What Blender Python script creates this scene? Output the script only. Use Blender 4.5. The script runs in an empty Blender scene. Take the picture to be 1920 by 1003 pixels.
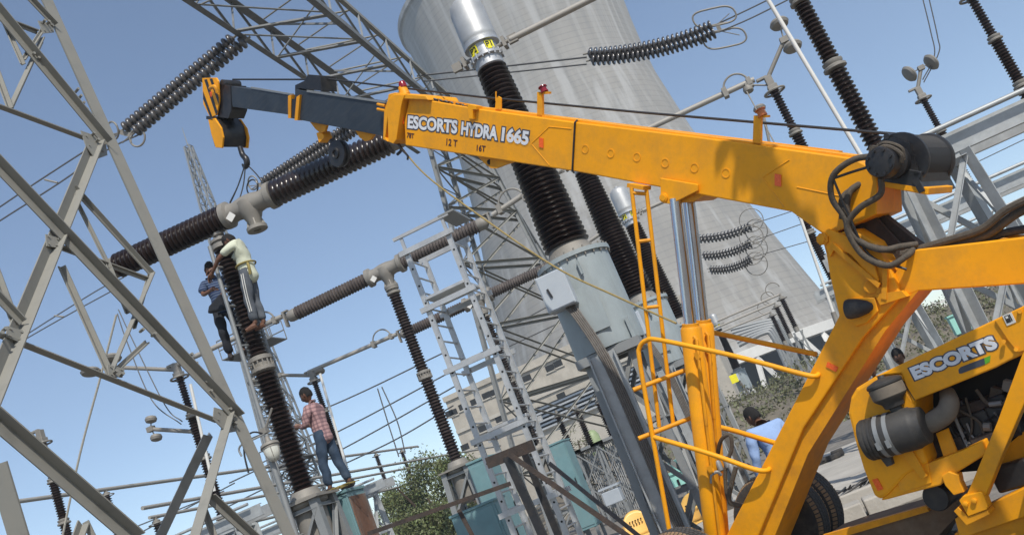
import bpy, bmesh, math, random
from mathutils import Vector, Matrix
random.seed(7)
sc = bpy.context.scene
COL = sc.collection
R = math.radians
# ------------------------------------------------------------------ camera
F_PX, PITCH, ROLL, HEAD, EYE = 1764.0, R(13.3), R(22.3), R(12.0), 1.65
fw0 = Vector((-math.sin(HEAD), math.cos(HEAD), 0)); rt0 = Vector((math.cos(HEAD), math.sin(HEAD), 0)); UP = Vector((0, 0, 1))
FW = fw0 * math.cos(PITCH) + UP * math.sin(PITCH)
up1 = UP * math.cos(PITCH) - fw0 * math.sin(PITCH)
RT = rt0 * math.cos(ROLL) - up1 * math.sin(ROLL)
DN = -rt0 * math.sin(ROLL) - up1 * math.cos(ROLL)
CAM = Vector((0, 0, EYE))
cd = bpy.data.cameras.new("camera"); cam = bpy.data.objects.new("camera", cd); COL.objects.link(cam)
mw = Matrix.Identity(4)
for i in range(3):
    mw[i][0] = RT[i]; mw[i][1] = -DN[i]; mw[i][2] = -FW[i]; mw[i][3] = CAM[i]
cam.matrix_world = mw
cd.sensor_width = 36; cd.lens = 36 * F_PX / 1920; cd.clip_end = 6000; cd.clip_start = 0.05
sc.camera = cam
# ------------------------------------------------------------------ light
SUN_EL, SUN_SIDE = R(47), R(19)
to_sun_h = rt0 * math.sin(SUN_SIDE) - fw0 * math.cos(SUN_SIDE)
to_sun = to_sun_h * math.cos(SUN_EL) + UP * math.sin(SUN_EL)
w = bpy.data.worlds.new("World"); sc.world = w; w.use_nodes = True
nt = w.node_tree; nt.nodes.clear()
sky = nt.nodes.new("ShaderNodeTexSky"); sky.sky_type = 'NISHITA'; sky.sun_disc = False
sky.sun_elevation = SUN_EL; sky.sun_rotation = math.atan2(to_sun_h.x, to_sun_h.y)
sky.altitude = 300; sky.air_density = 0.8; sky.dust_density = 0.6; sky.ozone_density = 0.15
bg = nt.nodes.new("ShaderNodeBackground"); bg.inputs[1].default_value = 0.15
out = nt.nodes.new("ShaderNodeOutputWorld")
nt.links.new(sky.outputs[0], bg.inputs[0]); nt.links.new(bg.outputs[0], out.inputs[0])
sl = bpy.data.lights.new("sun", 'SUN'); sl.energy = 4.3; sl.angle = R(0.6); sl.color = (1, 0.95, 0.87)
so = bpy.data.objects.new("sun", sl); COL.objects.link(so)
so.rotation_euler = to_sun.to_track_quat('Z', 'Y').to_euler(); so.location = (0, 0, 60)
vs = sc.view_settings
vs.view_transform = 'Standard'; vs.look = 'None'; vs.gamma = 1; vs.exposure = 0.2; vs.use_curve_mapping = False
# ------------------------------------------------------------------ rays to places in the yard
def ray(u, v): return FW + RT * ((u - 960) / F_PX) + DN * ((v - 501.5) / F_PX)
def at(u, v, d): return CAM + ray(u, v) * d
def atY(u, v, y): r = ray(u, v); return CAM + r * (y / r.y)
def atX(u, v, x): r = ray(u, v); return CAM + r * (x / r.x)
def atZ(u, v, z): r = ray(u, v); return CAM + r * ((z - EYE) / r.z)
def hit(u, v, p, n): r = ray(u, v); return CAM + r * ((p - CAM).dot(n) / r.dot(n))
V = Vector
# ------------------------------------------------------------------ materials
MATS = {}
def mat(name, col, rough=0.5, metal=0.0, var=0.15, scale=6.0, bump=0.0, dirt=None, dirt_amt=0.35, dirt_scale=3.0,
        streak=None, coat=0.0, spec=0.5, stretch=(1, 1, 1), bscale=40.0):
    m = bpy.data.materials.new(name); m.use_nodes = True; t = m.node_tree; N = t.nodes; Lk = t.links
    b = N["Principled BSDF"]
    tc = N.new("ShaderNodeTexCoord"); oi = N.new("ShaderNodeObjectInfo")
    mp = N.new("ShaderNodeMapping"); mp.inputs['Scale'].default_value = stretch
    ad = N.new("ShaderNodeVectorMath"); ad.operation = 'ADD'
    ml = N.new("ShaderNodeMath"); ml.operation = 'MULTIPLY'; ml.inputs[1].default_value = 37.0
    Lk.new(oi.outputs['Random'], ml.inputs[0]); Lk.new(tc.outputs['Object'], mp.inputs[0])
    Lk.new(mp.outputs[0], ad.inputs[0]); Lk.new(ml.outputs[0], ad.inputs[1])
    n1 = N.new("ShaderNodeTexNoise"); n1.inputs['Scale'].default_value = scale; n1.inputs['Detail'].default_value = 6; n1.inputs['Roughness'].default_value = 0.65
    Lk.new(ad.outputs[0], n1.inputs[0])
    mx = N.new("ShaderNodeMix"); mx.data_type = 'RGBA'
    c = Vector(col)
    mx.inputs[6].default_value = (*[max(0, x * (1 - var)) for x in c], 1); mx.inputs[7].default_value = (*[min(1, x * (1 + var)) for x in c], 1)
    rm = N.new("ShaderNodeMapRange"); rm.inputs[1].default_value = 0.3; rm.inputs[2].default_value = 0.7
    Lk.new(n1.outputs[0], rm.inputs[0]); Lk.new(rm.outputs[0], mx.inputs[0])
    colout = mx.outputs[2]
    if dirt:
        n2 = N.new("ShaderNodeTexNoise"); n2.inputs['Scale'].default_value = dirt_scale; n2.inputs['Detail'].default_value = 8; n2.inputs['Roughness'].default_value = 0.75
        src = ad.outputs[0]
        if streak:
            m2 = N.new("ShaderNodeMapping"); m2.inputs['Scale'].default_value = streak; Lk.new(ad.outputs[0], m2.inputs[0]); src = m2.outputs[0]
        Lk.new(src, n2.inputs[0])
        r2 = N.new("ShaderNodeMapRange"); r2.inputs[1].default_value = 0.45; r2.inputs[2].default_value = 0.75; r2.inputs[4].default_value = dirt_amt
        Lk.new(n2.outputs[0], r2.inputs[0])
        m3 = N.new("ShaderNodeMix"); m3.data_type = 'RGBA'; m3.inputs[7].default_value = (*dirt, 1)
        Lk.new(r2.outputs[0], m3.inputs[0]); Lk.new(colout, m3.inputs[6]); colout = m3.outputs[2]
    Lk.new(colout, b.inputs['Base Color'])
    rr = N.new("ShaderNodeMapRange"); rr.inputs[3].default_value = max(0.02, rough - 0.1); rr.inputs[4].default_value = min(1, rough + 0.12)
    Lk.new(n1.outputs[0], rr.inputs[0]); Lk.new(rr.outputs[0], b.inputs['Roughness'])
    b.inputs['Metallic'].default_value = metal; b.inputs['Coat Weight'].default_value = coat; b.inputs['Specular IOR Level'].default_value = spec
    b.inputs['Coat Roughness'].default_value = 0.15
    if bump > 0:
        n3 = N.new("ShaderNodeTexNoise"); n3.inputs['Scale'].default_value = bscale; n3.inputs['Detail'].default_value = 4
        Lk.new(ad.outputs[0], n3.inputs[0])
        bp = N.new("ShaderNodeBump"); bp.inputs['Strength'].default_value = bump; bp.inputs['Distance'].default_value = 0.02
        Lk.new(n3.outputs[0], bp.inputs['Height']); Lk.new(bp.outputs[0], b.inputs['Normal'])
    MATS[name] = m
    return m
M_yel = mat("crane_yellow", (0.84, 0.345, 0.004), 0.5, var=0.08, scale=1.8, dirt=(0.40, 0.20, 0.04), dirt_amt=0.55, dirt_scale=2.6, coat=0.0, spec=0.3)
M_yelr = mat("worn_shaded_yellow", (0.72, 0.295, 0.007), 0.55, spec=0.3, var=0.12, scale=4, dirt=(0.26, 0.11, 0.03), dirt_amt=0.45, dirt_scale=5)  # darker yellow: worn paint, plus underside shade put into the colour
M_boomdk = mat("boom_dark_grey", (0.020, 0.028, 0.038), 0.45, var=0.25, scale=4, dirt=(0.10, 0.09, 0.075), dirt_amt=0.35, dirt_scale=4, streak=(1, 1, 6))
M_blk = mat("black_enamel", (0.012, 0.012, 0.014), 0.4, var=0.3, scale=5, dirt=(0.07, 0.055, 0.04), dirt_amt=0.5, dirt_scale=6)
M_rub = mat("rubber", (0.026, 0.026, 0.027), 0.8, var=0.3, scale=8, dirt=(0.12, 0.10, 0.08), dirt_amt=0.75, dirt_scale=6, bump=0.2)
M_tread = mat("worn_tread_rubber", (0.05, 0.049, 0.048), 0.85, var=0.25, scale=9)
M_matte = mat("matte_black_plastic", (0.026, 0.025, 0.024), 0.62, var=0.25, scale=6, dirt=(0.10, 0.085, 0.065), dirt_amt=0.5, dirt_scale=4)
M_elbow = mat("dusty_elbow_rubber", (0.15, 0.125, 0.095), 0.85, var=0.2, scale=10)
M_deck = mat("dusty_brown_deck", (0.17, 0.105, 0.06), 0.85, var=0.3, scale=4, dirt=(0.26, 0.20, 0.14), dirt_amt=0.7, dirt_scale=3)
M_lug = mat("dusty_tread_lug", (0.22, 0.14, 0.075), 0.9, var=0.3, scale=12, bump=0.3)
M_hose = mat("dusty_hose", (0.075, 0.060, 0.044), 0.8, var=0.3, scale=20, bump=0.4, bscale=90)
M_cable = mat("grey_brown_cable", (0.13, 0.115, 0.10), 0.7, var=0.25, scale=12)
M_chr = mat("chrome", (0.62, 0.64, 0.67), 0.14, 1.0, var=0.08, scale=3)
M_txtw = mat("white_letter_film", (0.68, 0.69, 0.71), 0.5, var=0.15, scale=7, dirt=(0.42, 0.42, 0.44), dirt_amt=0.5, dirt_scale=9)
M_txtd = mat("grey_letter_film", (0.05, 0.055, 0.07), 0.5, var=0.1, scale=9)
M_txtr = mat("maroon_stencil", (0.055, 0.012, 0.02), 0.6, var=0.1, scale=9)
M_grnfilm = mat("green_film", (0.10, 0.36, 0.02), 0.5, var=0.05)
M_refl = mat("orange_reflector", (0.85, 0.12, 0.01), 0.25, var=0.1, scale=60)
M_lamp_amber = mat("faded_amber_lens", (0.48, 0.13, 0.02), 0.35, var=0.15)
M_red = mat("red_lens", (0.22, 0.006, 0.012), 0.2, var=0.1)
M_rust = mat("rusty_steel", (0.040, 0.030, 0.025), 0.85, var=0.4, scale=6, dirt=(0.095, 0.055, 0.035), dirt_amt=0.5, dirt_scale=10, bump=0.3)
M_porc = mat("brown_porcelain", (0.013, 0.0068, 0.0062), 0.30, var=0.3, scale=6, dirt=(0.075, 0.055, 0.045), dirt_amt=0.35, dirt_scale=2.2, coat=0.25)
M_porcd = mat("dusty_porcelain", (0.065, 0.052, 0.047), 0.65, var=0.3, scale=4, dirt=(0.15, 0.125, 0.11), dirt_amt=0.55, dirt_scale=4)
M_porcm = mat("dull_brown_porcelain", (0.024, 0.016, 0.015), 0.45, var=0.3, scale=6, dirt=(0.09, 0.075, 0.065), dirt_amt=0.35, dirt_scale=3)
M_disc = mat("grey_disc_glaze", (0.06, 0.055, 0.053), 0.3, var=0.2, scale=9, coat=0.3)
M_galv = mat("galvanised_steel", (0.235, 0.245, 0.245), 0.55, 0.25, var=0.2, scale=5, dirt=(0.155, 0.15, 0.14), dirt_amt=0.5, dirt_scale=5, bump=0.06)
M_galvb = mat("sunlit_galvanised_steel", (0.34, 0.355, 0.355), 0.5, 0.25, var=0.18, scale=5, dirt=(0.24, 0.235, 0.22), dirt_amt=0.5, dirt_scale=4)  # paler copy of the galvanised steel, sunlight put into its colour
M_tow = mat("weathered_tower_steel", (0.235, 0.228, 0.20), 0.65, 0.1, var=0.18, scale=5, dirt=(0.14, 0.13, 0.105), dirt_amt=0.55, dirt_scale=5)
M_gird = mat("dull_girder_steel", (0.17, 0.175, 0.175), 0.62, 0.15, var=0.2, scale=5, dirt=(0.09, 0.085, 0.075), dirt_amt=0.5, dirt_scale=4)
M_alu = mat("cast_aluminium", (0.225, 0.21, 0.185), 0.62, 0.15, var=0.12, scale=4, dirt=(0.16, 0.14, 0.11), dirt_amt=0.45, dirt_scale=2.5)
M_alub = mat("bright_aluminium", (0.47, 0.475, 0.475), 0.42, 0.55, var=0.12, scale=6, dirt=(0.36, 0.35, 0.32), dirt_amt=0.4, dirt_scale=5)
M_dome = mat("dull_spun_aluminium", (0.44, 0.445, 0.44), 0.5, 0.45, var=0.08, scale=4, dirt=(0.30, 0.29, 0.27), dirt_amt=0.4, dirt_scale=3)
M_bus = mat("bus_tube_aluminium", (0.33, 0.31, 0.275), 0.55, 0.2, var=0.08, scale=1.5, dirt=(0.22, 0.20, 0.17), dirt_amt=0.3, dirt_scale=1.0)
M_tank = mat("blue_grey_enamel", (0.275, 0.315, 0.325), 0.45, var=0.08, scale=3, dirt=(0.20, 0.215, 0.205), dirt_amt=0.55, dirt_scale=2.2, streak=(3, 3, 0.6))
M_panel = mat("pale_grey_panel", (0.38, 0.42, 0.46), 0.42, var=0.06, scale=3, dirt=(0.38, 0.40, 0.40), dirt_amt=0.3)
M_teal = mat("teal_cabinet_paint", (0.13, 0.235, 0.25), 0.5, var=0.1, scale=4, dirt=(0.19, 0.24, 0.235), dirt_amt=0.5, dirt_scale=3)
M_tealr = mat("rust_bled_cabinet_paint", (0.135, 0.066, 0.038), 0.75, var=0.3, scale=5, dirt=(0.20, 0.25, 0.24), dirt_amt=0.8, dirt_scale=1.1, streak=(1.4, 1.4, 0.35))
M_mint = mat("mint_cabinet_paint", (0.30, 0.60, 0.52), 0.5, var=0.1, scale=4)
M_conc = mat("cast_concrete", (0.40, 0.365, 0.305), 0.9, var=0.2, scale=0.5, dirt=(0.25, 0.22, 0.175), dirt_amt=0.6, dirt_scale=0.25, streak=(1, 1, 0.25), bump=0.15, bscale=3)
M_concp = mat("pale_concrete_trim", (0.41, 0.38, 0.325), 0.9, var=0.12, scale=0.6)
M_slab = mat("slab_concrete", (0.41, 0.385, 0.34), 0.9, var=0.18, scale=0.9, dirt=(0.22, 0.20, 0.17), dirt_amt=0.55, dirt_scale=0.7, bump=0.25, bscale=30)
M_void = mat("dark_interior", (0.012, 0.012, 0.012), 0.9, var=0.2)  # near-black stands in for the shade inside openings and hollows
M_white = mat("white_paint", (0.62, 0.61, 0.57), 0.6, var=0.06, scale=1.5, dirt=(0.5, 0.47, 0.42), dirt_amt=0.3, dirt_scale=1)
M_louv = mat("blue_grey_louvre", (0.14, 0.17, 0.21), 0.45, var=0.15)
M_wire = mat("conductor_wire", (0.10, 0.10, 0.10), 0.6, 0.3, var=0.1)
M_rope = mat("fibre_rope", (0.27, 0.20, 0.075), 0.9, var=0.25, scale=30)
M_roped = mat("white_fibre_rope", (0.36, 0.34, 0.29), 0.9, var=0.2, scale=30)
M_steelrope = mat("steel_rope", (0.03, 0.03, 0.032), 0.6, 0.3, var=0.2, scale=30)
M_skin = mat("skin", (0.13, 0.060, 0.034), 0.5, var=0.12, scale=10)
M_hair = mat("black_hair", (0.007, 0.006, 0.006), 0.85, var=0.3, scale=40, bump=0.5, bscale=120)
M_denim = mat("blue_denim", (0.022, 0.042, 0.075), 0.85, var=0.35, scale=7, dirt=(0.06, 0.09, 0.13), dirt_amt=0.5, dirt_scale=5, bump=0.3, bscale=25)
M_grey_tr = mat("grey_track_cloth", (0.075, 0.085, 0.10), 0.85, var=0.25, scale=7, bump=0.3, bscale=20)
M_dark_tr = mat("dark_cloth", (0.012, 0.014, 0.02), 0.9, var=0.3, scale=7, bump=0.2, bscale=20)
M_khaki = mat("khaki_cloth", (0.19, 0.145, 0.10), 0.85, var=0.2, scale=7, bump=0.3, bscale=20)
M_cream = mat("cream_cloth", (0.52, 0.54, 0.42), 0.85, var=0.1, scale=6, bump=0.35, bscale=14)
M_sky_sh = mat("pale_blue_cloth", (0.25, 0.36, 0.58), 0.85, var=0.1, scale=6, bump=0.4, bscale=14)
M_sole = mat("dark_shoe", (0.03, 0.022, 0.018), 0.7, var=0.3)
M_eye = mat("eye_dark", (0.01, 0.008, 0.007), 0.2, var=0.1)
M_ochre = mat("ochre_strap", (0.24, 0.19, 0.06), 0.9, var=0.2)
M_chair = mat("yellow_plastic", (0.80, 0.48, 0.12), 0.4, var=0.05, dirt=(0.5, 0.33, 0.12), dirt_amt=0.4)
M_ylid = mat("bright_yellow_plate", (0.78, 0.70, 0.02), 0.5, var=0.08)
M_glass = mat("dusty_lamp_glass", (0.52, 0.52, 0.46), 0.25, var=0.12, scale=8)
M_bark = mat("bark", (0.09, 0.065, 0.045), 0.9, var=0.3, bump=0.4)
def stripes(name, a, b, scale, axis='Z', plaid=False):
    m = mat(name, a, 0.85, var=0.1, scale=8, bump=0.3, bscale=16); t = m.node_tree; N = t.nodes
    bs = N["Principled BSDF"]; tc = N.new("ShaderNodeTexCoord")
    prev = bs.inputs['Base Color'].links[0].from_socket
    axes = [axis] if not plaid else ['Z', 'X']
    for ax in axes:
        wv = N.new("ShaderNodeTexWave"); wv.bands_direction = ax; wv.inputs['Scale'].default_value = scale; wv.inputs['Distortion'].default_value = 0.6
        wv.inputs['Detail'].default_value = 1
        t.links.new(tc.outputs['Object'], wv.inputs[0])
        rm = N.new("ShaderNodeMapRange"); rm.inputs[1].default_value = 0.55; rm.inputs[2].default_value = 0.75; rm.inputs[4].default_value = 0.85 if not plaid else 0.5
        t.links.new(wv.outputs[1], rm.inputs[0])
        mx = N.new("ShaderNodeMix"); mx.data_type = 'RGBA'; mx.inputs[7].default_value = (*b, 1)
        t.links.new(rm.outputs[0], mx.inputs[0]); t.links.new(prev, mx.inputs[6]); prev = mx.outputs[2]
    t.links.new(prev, bs.inputs['Base Color'])
    return m
M_plaid = stripes("pink_plaid_cloth", (0.40, 0.24, 0.235), (0.085, 0.05, 0.065), 5.2, plaid=True)
M_bstripe = stripes("blue_striped_cloth", (0.010, 0.026, 0.08), (0.09, 0.125, 0.19), 7.0)
# leaves
def leafmat(name, col):
    m = bpy.data.materials.new(name); m.use_nodes = True; t = m.node_tree; N = t.nodes; b = N["Principled BSDF"]
    g = N.new("ShaderNodeNewGeometry"); hs = N.new("ShaderNodeHueSaturation"); hs.inputs['Color'].default_value = (*col, 1)
    rm = N.new("ShaderNodeMapRange"); rm.inputs[3].default_value = 0.55; rm.inputs[4].default_value = 1.6
    t.links.new(g.outputs['Random Per Island'], rm.inputs[0]); t.links.new(rm.outputs[0], hs.inputs['Value'])
    r2 = N.new("ShaderNodeMapRange"); r2.inputs[3].default_value = 0.47; r2.inputs[4].default_value = 0.53
    t.links.new(g.outputs['Random Per Island'], r2.inputs[0]); t.links.new(r2.outputs[0], hs.inputs['Hue'])
    t.links.new(hs.outputs[0], b.inputs['Base Color']); b.inputs['Roughness'].default_value = 0.6
    return m
M_leaf = leafmat("dull_green_leaves", (0.105, 0.120, 0.042))
M_leafd = leafmat("dry_scrub_leaves", (0.10, 0.10, 0.045))
# ------------------------------------------------------------------ mesh builder
class MB:
    def __init__(s): s.v = []; s.f = []
    def add(s, vs_, fs_):
        o = len(s.v); s.v += [tuple(p) for p in vs_]; s.f += [tuple(i + o for i in f) for f in fs_]; return s
    def hexa(s, p): return s.add(p, [(0, 3, 2, 1), (4, 5, 6, 7), (0, 1, 5, 4), (1, 2, 6, 5), (2, 3, 7, 6), (3, 0, 4, 7)])
    def box(s, c, size, ax=None):
        c = V(c); X, Y, Z = ax or (V((1, 0, 0)), V((0, 1, 0)), V((0, 0, 1))); a, b, d = size[0] / 2, size[1] / 2, size[2] / 2
        return s.hexa([c - X*a - Y*b - Z*d, c + X*a - Y*b - Z*d, c + X*a + Y*b - Z*d, c - X*a + Y*b - Z*d,
                       c - X*a - Y*b + Z*d, c + X*a - Y*b + Z*d, c + X*a + Y*b + Z*d, c - X*a + Y*b + Z*d])
    def frame(s, p0, p1, up=None):
        d = (V(p1) - V(p0)).normalized(); u = V(up) if up else V((0, 0, 1))
        if abs(d.dot(u)) > 0.98: u = V((0, 1, 0)) if abs(d.y) < .9 else V((1, 0, 0))
        x = d.cross(u).normalized(); y = x.cross(d).normalized(); return d, x, y
    def bar(s, p0, p1, wd, ht, up=None):
        d, x, y = s.frame(p0, p1, up); p0, p1 = V(p0), V(p1); a, b = x*wd/2, y*ht/2
        return s.hexa([p0-a-b, p0+a-b, p0+a+b, p0-a+b, p1-a-b, p1+a-b, p1+a+b, p1-a+b])
    def angle(s, p0, p1, wd, t=None, up=None, flip=1):
        t = t or wd * 0.12; d, x, y = s.frame(p0, p1, up); x = x * flip; p0, p1 = V(p0), V(p1)
        pr = [(0, 0), (wd, 0), (wd, t), (t, t), (t, wd), (0, wd)]
        pr = [(a - wd*.3, b - wd*.3) for a, b in pr]
        vs_ = [p0 + x*a + y*b for a, b in pr] + [p1 + x*a + y*b for a, b in pr]
        return s.add(vs_, [(i, (i+1) % 6, (i+1) % 6+6, i+6) for i in range(6)] + [(0, 3, 2, 1), (0, 5, 4, 3), (6, 7, 8, 9), (6, 9, 10, 11)])
    def tube(s, p0, p1, r0, r1=None, n=12, cap=True):
        r1 = r0 if r1 is None else r1; d, x, y = s.frame(p0, p1); p0, p1 = V(p0), V(p1)
        vs_ = []
        for p, r in ((p0, r0), (p1, r1)):
            for i in range(n):
                a = 2*math.pi*i/n; vs_.append(p + x*(r*math.cos(a)) + y*(r*math.sin(a)))
        fs_ = [(i, (i+1) % n, n+(i+1) % n, n+i) for i in range(n)]
        if cap: fs_ += [tuple(reversed(range(n))), tuple(range(n, 2*n))]
        return s.add(vs_, fs_)
    def lathe(s, prof, p0, axis=(0, 0, 1), n=24):
        axis = V(axis).normalized(); p0 = V(p0); d, x, y = s.frame(p0, p0 + axis); vs_ = []; fs_ = []
        cs = [(math.cos(2*math.pi*i/n), math.sin(2*math.pi*i/n)) for i in range(n)]
        for r, t in prof:
            c = p0 + axis*t; vs_ += [c + x*(r*a) + y*(r*b) for a, b in cs]
        for k in range(len(prof)-1):
            for i in range(n):
                j = (i+1) % n; fs_.append((k*n+i, k*n+j, (k+1)*n+j, (k+1)*n+i))
        fs_.append(tuple(reversed(range(n)))); m = (len(prof)-1)*n; fs_.append(tuple(range(m, m+n)))
        return s.add(vs_, fs_)
    def pipe(s, pts, r, n=8, smooth=0):
        pts = [V(p) for p in pts]
        if smooth:
            out_ = []
            P = [pts[0]*2-pts[1]] + pts + [pts[-1]*2-pts[-2]]
            for i in range(1, len(P)-2):
                for k in range(smooth):
                    t = k/smooth; a, b, c, d = P[i-1], P[i], P[i+1], P[i+2]
                    out_.append(0.5*((2*b)+(c-a)*t+(2*a-5*b+4*c-d)*t*t+(3*b-a-3*c+d)*t**3))
            out_.append(pts[-1])
            if isinstance(r, (list, tuple)):
                rr_ = []
                for i in range(len(pts)-1):
                    a, b = r[min(i, len(r)-1)], r[min(i+1, len(r)-1)]
                    rr_ += [a+(b-a)*k/smooth for k in range(smooth)]
                r = rr_ + [r[-1]]
            pts = out_
        vs_ = []; fs_ = []; px_ = None
        for i, p in enumerate(pts):
            d = (pts[min(i+1, len(pts)-1)] - pts[max(i-1, 0)]).normalized()
            if px_ is None:
                u = V((0, 0, 1)) if abs(d.z) < .9 else V((1, 0, 0)); x = d.cross(u).normalized()
            else:
                x = (px_ - d*px_.dot(d)).normalized()
            px_ = x; y = d.cross(x)
            rr = r[i] if isinstance(r, (list, tuple)) else r
            for k in range(n):
                a = 2*math.pi*k/n; vs_.append(p + x*(rr*math.cos(a)) + y*(rr*math.sin(a)))
        for i in range(len(pts)-1):
            for k in range(n):
                j = (k+1) % n; fs_.append((i*n+k, i*n+j, (i+1)*n+j, (i+1)*n+k))
        fs_.append(tuple(reversed(range(n)))); m = (len(pts)-1)*n; fs_.append(tuple(range(m, m+n)))
        return s.add(vs_, fs_)
    def prism(s, poly, ext):
        poly = [V(p) for p in poly]; n = len(poly); ext = V(ext)
        return s.add(poly + [p+ext for p in poly], [tuple(range(n)), tuple(reversed(range(n, 2*n)))] + [(i, i+n, (i+1) % n+n, (i+1) % n) for i in range(n)])
    def torus(s, c, axis, Rr, r, n=28, k=8, a0=0, a1=2*math.pi):
        c = V(c); d, x, y = s.frame(c, c+V(axis)); full = abs(a1-a0-2*math.pi) < 1e-4
        pts = [c + x*(Rr*math.cos(a0+(a1-a0)*i/n)) + y*(Rr*math.sin(a0+(a1-a0)*i/n)) for i in range(n+1)]
        return s.pipe(pts, r, k)
    def ball(s, c, r, n=12, sc_=(1, 1, 1)):
        c = V(c); rx = r if not isinstance(r, (tuple, list)) else 1
        sc_ = sc_ if not isinstance(r, (tuple, list)) else r
        vs_ = []; fs_ = []; h = n//2
        for i in range(h+1):
            th = math.pi*i/h
            for k in range(n):
                a = 2*math.pi*k/n; vs_.append(c + V((rx*sc_[0]*math.sin(th)*math.cos(a), rx*sc_[1]*math.sin(th)*math.sin(a), rx*sc_[2]*math.cos(th))))
        for i in range(h):
            for k in range(n):
                j = (k+1) % n; fs_.append((i*n+k, (i+1)*n+k, (i+1)*n+j, i*n+j))
        return s.add(vs_, fs_)
    def mesh(s, name, o=V((0, 0, 0)), m=None, smooth=True):
        me = bpy.data.meshes.new(name); me.from_pydata([(p[0]-o.x, p[1]-o.y, p[2]-o.z) for p in s.v], [], s.f)
        bm = bmesh.new(); bm.from_mesh(me); bmesh.ops.recalc_face_normals(bm, faces=bm.faces); bm.to_mesh(me); bm.free()
        if smooth:
            me.polygons.foreach_set('use_smooth', [True]*len(me.polygons)); me.set_sharp_from_angle(angle=R(38))
        if m: me.materials.append(m)
        return me
    def build(s, name, m, parent=None, bevel=0, **kw):
        root = parent
        while root is not None and root.parent: root = root.parent
        o = V(root.location) if root is not None else V((0, 0, 0))
        if root is None and kw.get('loc') is not None: o = V(kw['loc'])
        ob = bpy.data.objects.new(name, s.mesh(name, o, m, kw.get('smooth', not bevel))); COL.objects.link(ob)
        if parent is not None: ob.parent = parent
        else: ob.location = o
        if bevel:
            b = ob.modifiers.new("bevel", 'BEVEL'); b.width = bevel; b.segments = 2; b.limit_method = 'ANGLE'; b.angle_limit = R(40)
        tag(ob, **{k: x for k, x in kw.items() if k in ('label', 'cat', 'group', 'kind')})
        return ob
def tag(o, label=None, cat=None, group=None, kind=None):
    if label: o['label'] = label
    if cat: o['category'] = cat
    if group: o['group'] = group
    if kind: o['kind'] = kind
    return o
def thing(name, label, cat, loc=(0, 0, 0), group=None):
    o = bpy.data.objects.new(name, None); COL.objects.link(o); o.location = loc; o.empty_display_size = 0.2
    return tag(o, label, cat, group)
def copy_tree(o, parent=None):
    c = o.copy(); COL.objects.link(c)
    if parent is not None: c.parent = parent
    for ch in list(o.children): copy_tree(ch, c)
    return c
def inst(name, me, parent, loc, rot=None, scale=None):
    """a part that shares mesh data; loc in world, parent roots are unrotated"""
    root = parent
    while root.parent: root = root.parent
    ob = bpy.data.objects.new(name, me); COL.objects.link(ob); ob.parent = parent
    ob.location = V(loc) - V(root.location)
    if rot is not None: ob.rotation_mode = 'QUATERNION'; ob.rotation_quaternion = rot
    if scale: ob.scale = scale
    return ob
def member(parent, p0, p1, wd, m, name='brace', up=None, flip=1, t=None):
    return MB().angle(p0, p1, wd, t, up, flip).build(name, m, parent, smooth=False)
def sheds(r_core, r_shed, L, n, taper=1.0, droop=0.35):
    pr = []; p = L/n
    for i in range(n):
        k = 1 + (taper-1)*(i/n); t = i*p
        pr += [(r_core*k, t+p*.05), (r_shed*k*.985, t+p*(.45-droop*.4)), (r_shed*k, t+p*(.55-droop*.3)), (r_core*k*1.05, t+p*.82)]
    return [(r_core, 0)] + pr + [(r_core*taper, L)]
# ================================================================== THE SETTING
M_gravel = mat("dusty_gravel", (0.17, 0.155, 0.135), 0.95, var=0.35, scale=3.0, dirt=(0.25, 0.225, 0.19), dirt_amt=0.6, dirt_scale=0.25, bump=0.8, bscale=12)
M_bank = mat("dry_earth", (0.16, 0.135, 0.10), 0.95, var=0.3, scale=1.2, dirt=(0.09, 0.095, 0.05), dirt_amt=0.6, dirt_scale=0.35, bump=0.8, bscale=6)
MB().add([(-3000, -3000, 0), (3000, -3000, 0), (3000, 3000, 0), (-3000, 3000, 0)], [(0, 1, 2, 3)]).build("ground", M_gravel, kind='structure')
# road slabs along X, split by open joints, with a kerb of blocks in front
road = tag(bpy.data.objects.new("road", None), kind='structure'); COL.objects.link(road)
ys = [13.9, 16.1, 18.35, 20.9, 23.4]
for i in range(len(ys)-1):
    for k in range(7):
        x0 = -9 + k*5.2 + (0.0 if i % 2 else 1.4)
        MB().box((x0+2.58, (ys[i]+ys[i+1])/2, 0.055+0.004*((i+k) % 3)), (5.14, ys[i+1]-ys[i]-0.05, 0.11)).build("slab", M_slab, road, bevel=0.012)
kerb = tag(bpy.data.objects.new("kerb", None), kind='structure'); COL.objects.link(kerb)
for row, yy in enumerate((12.25, 13.35)):
    x = -3.0
    while x < 8:
        L = random.uniform(0.75, 1.05)
        MB().box((x+L/2, yy+random.uniform(-.03, .03), 0.10), (L-0.03, 0.42, 0.22+random.uniform(-.02, .02))).build("kerb_block", M_slab, kerb, bevel=0.02)
        x += L
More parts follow.
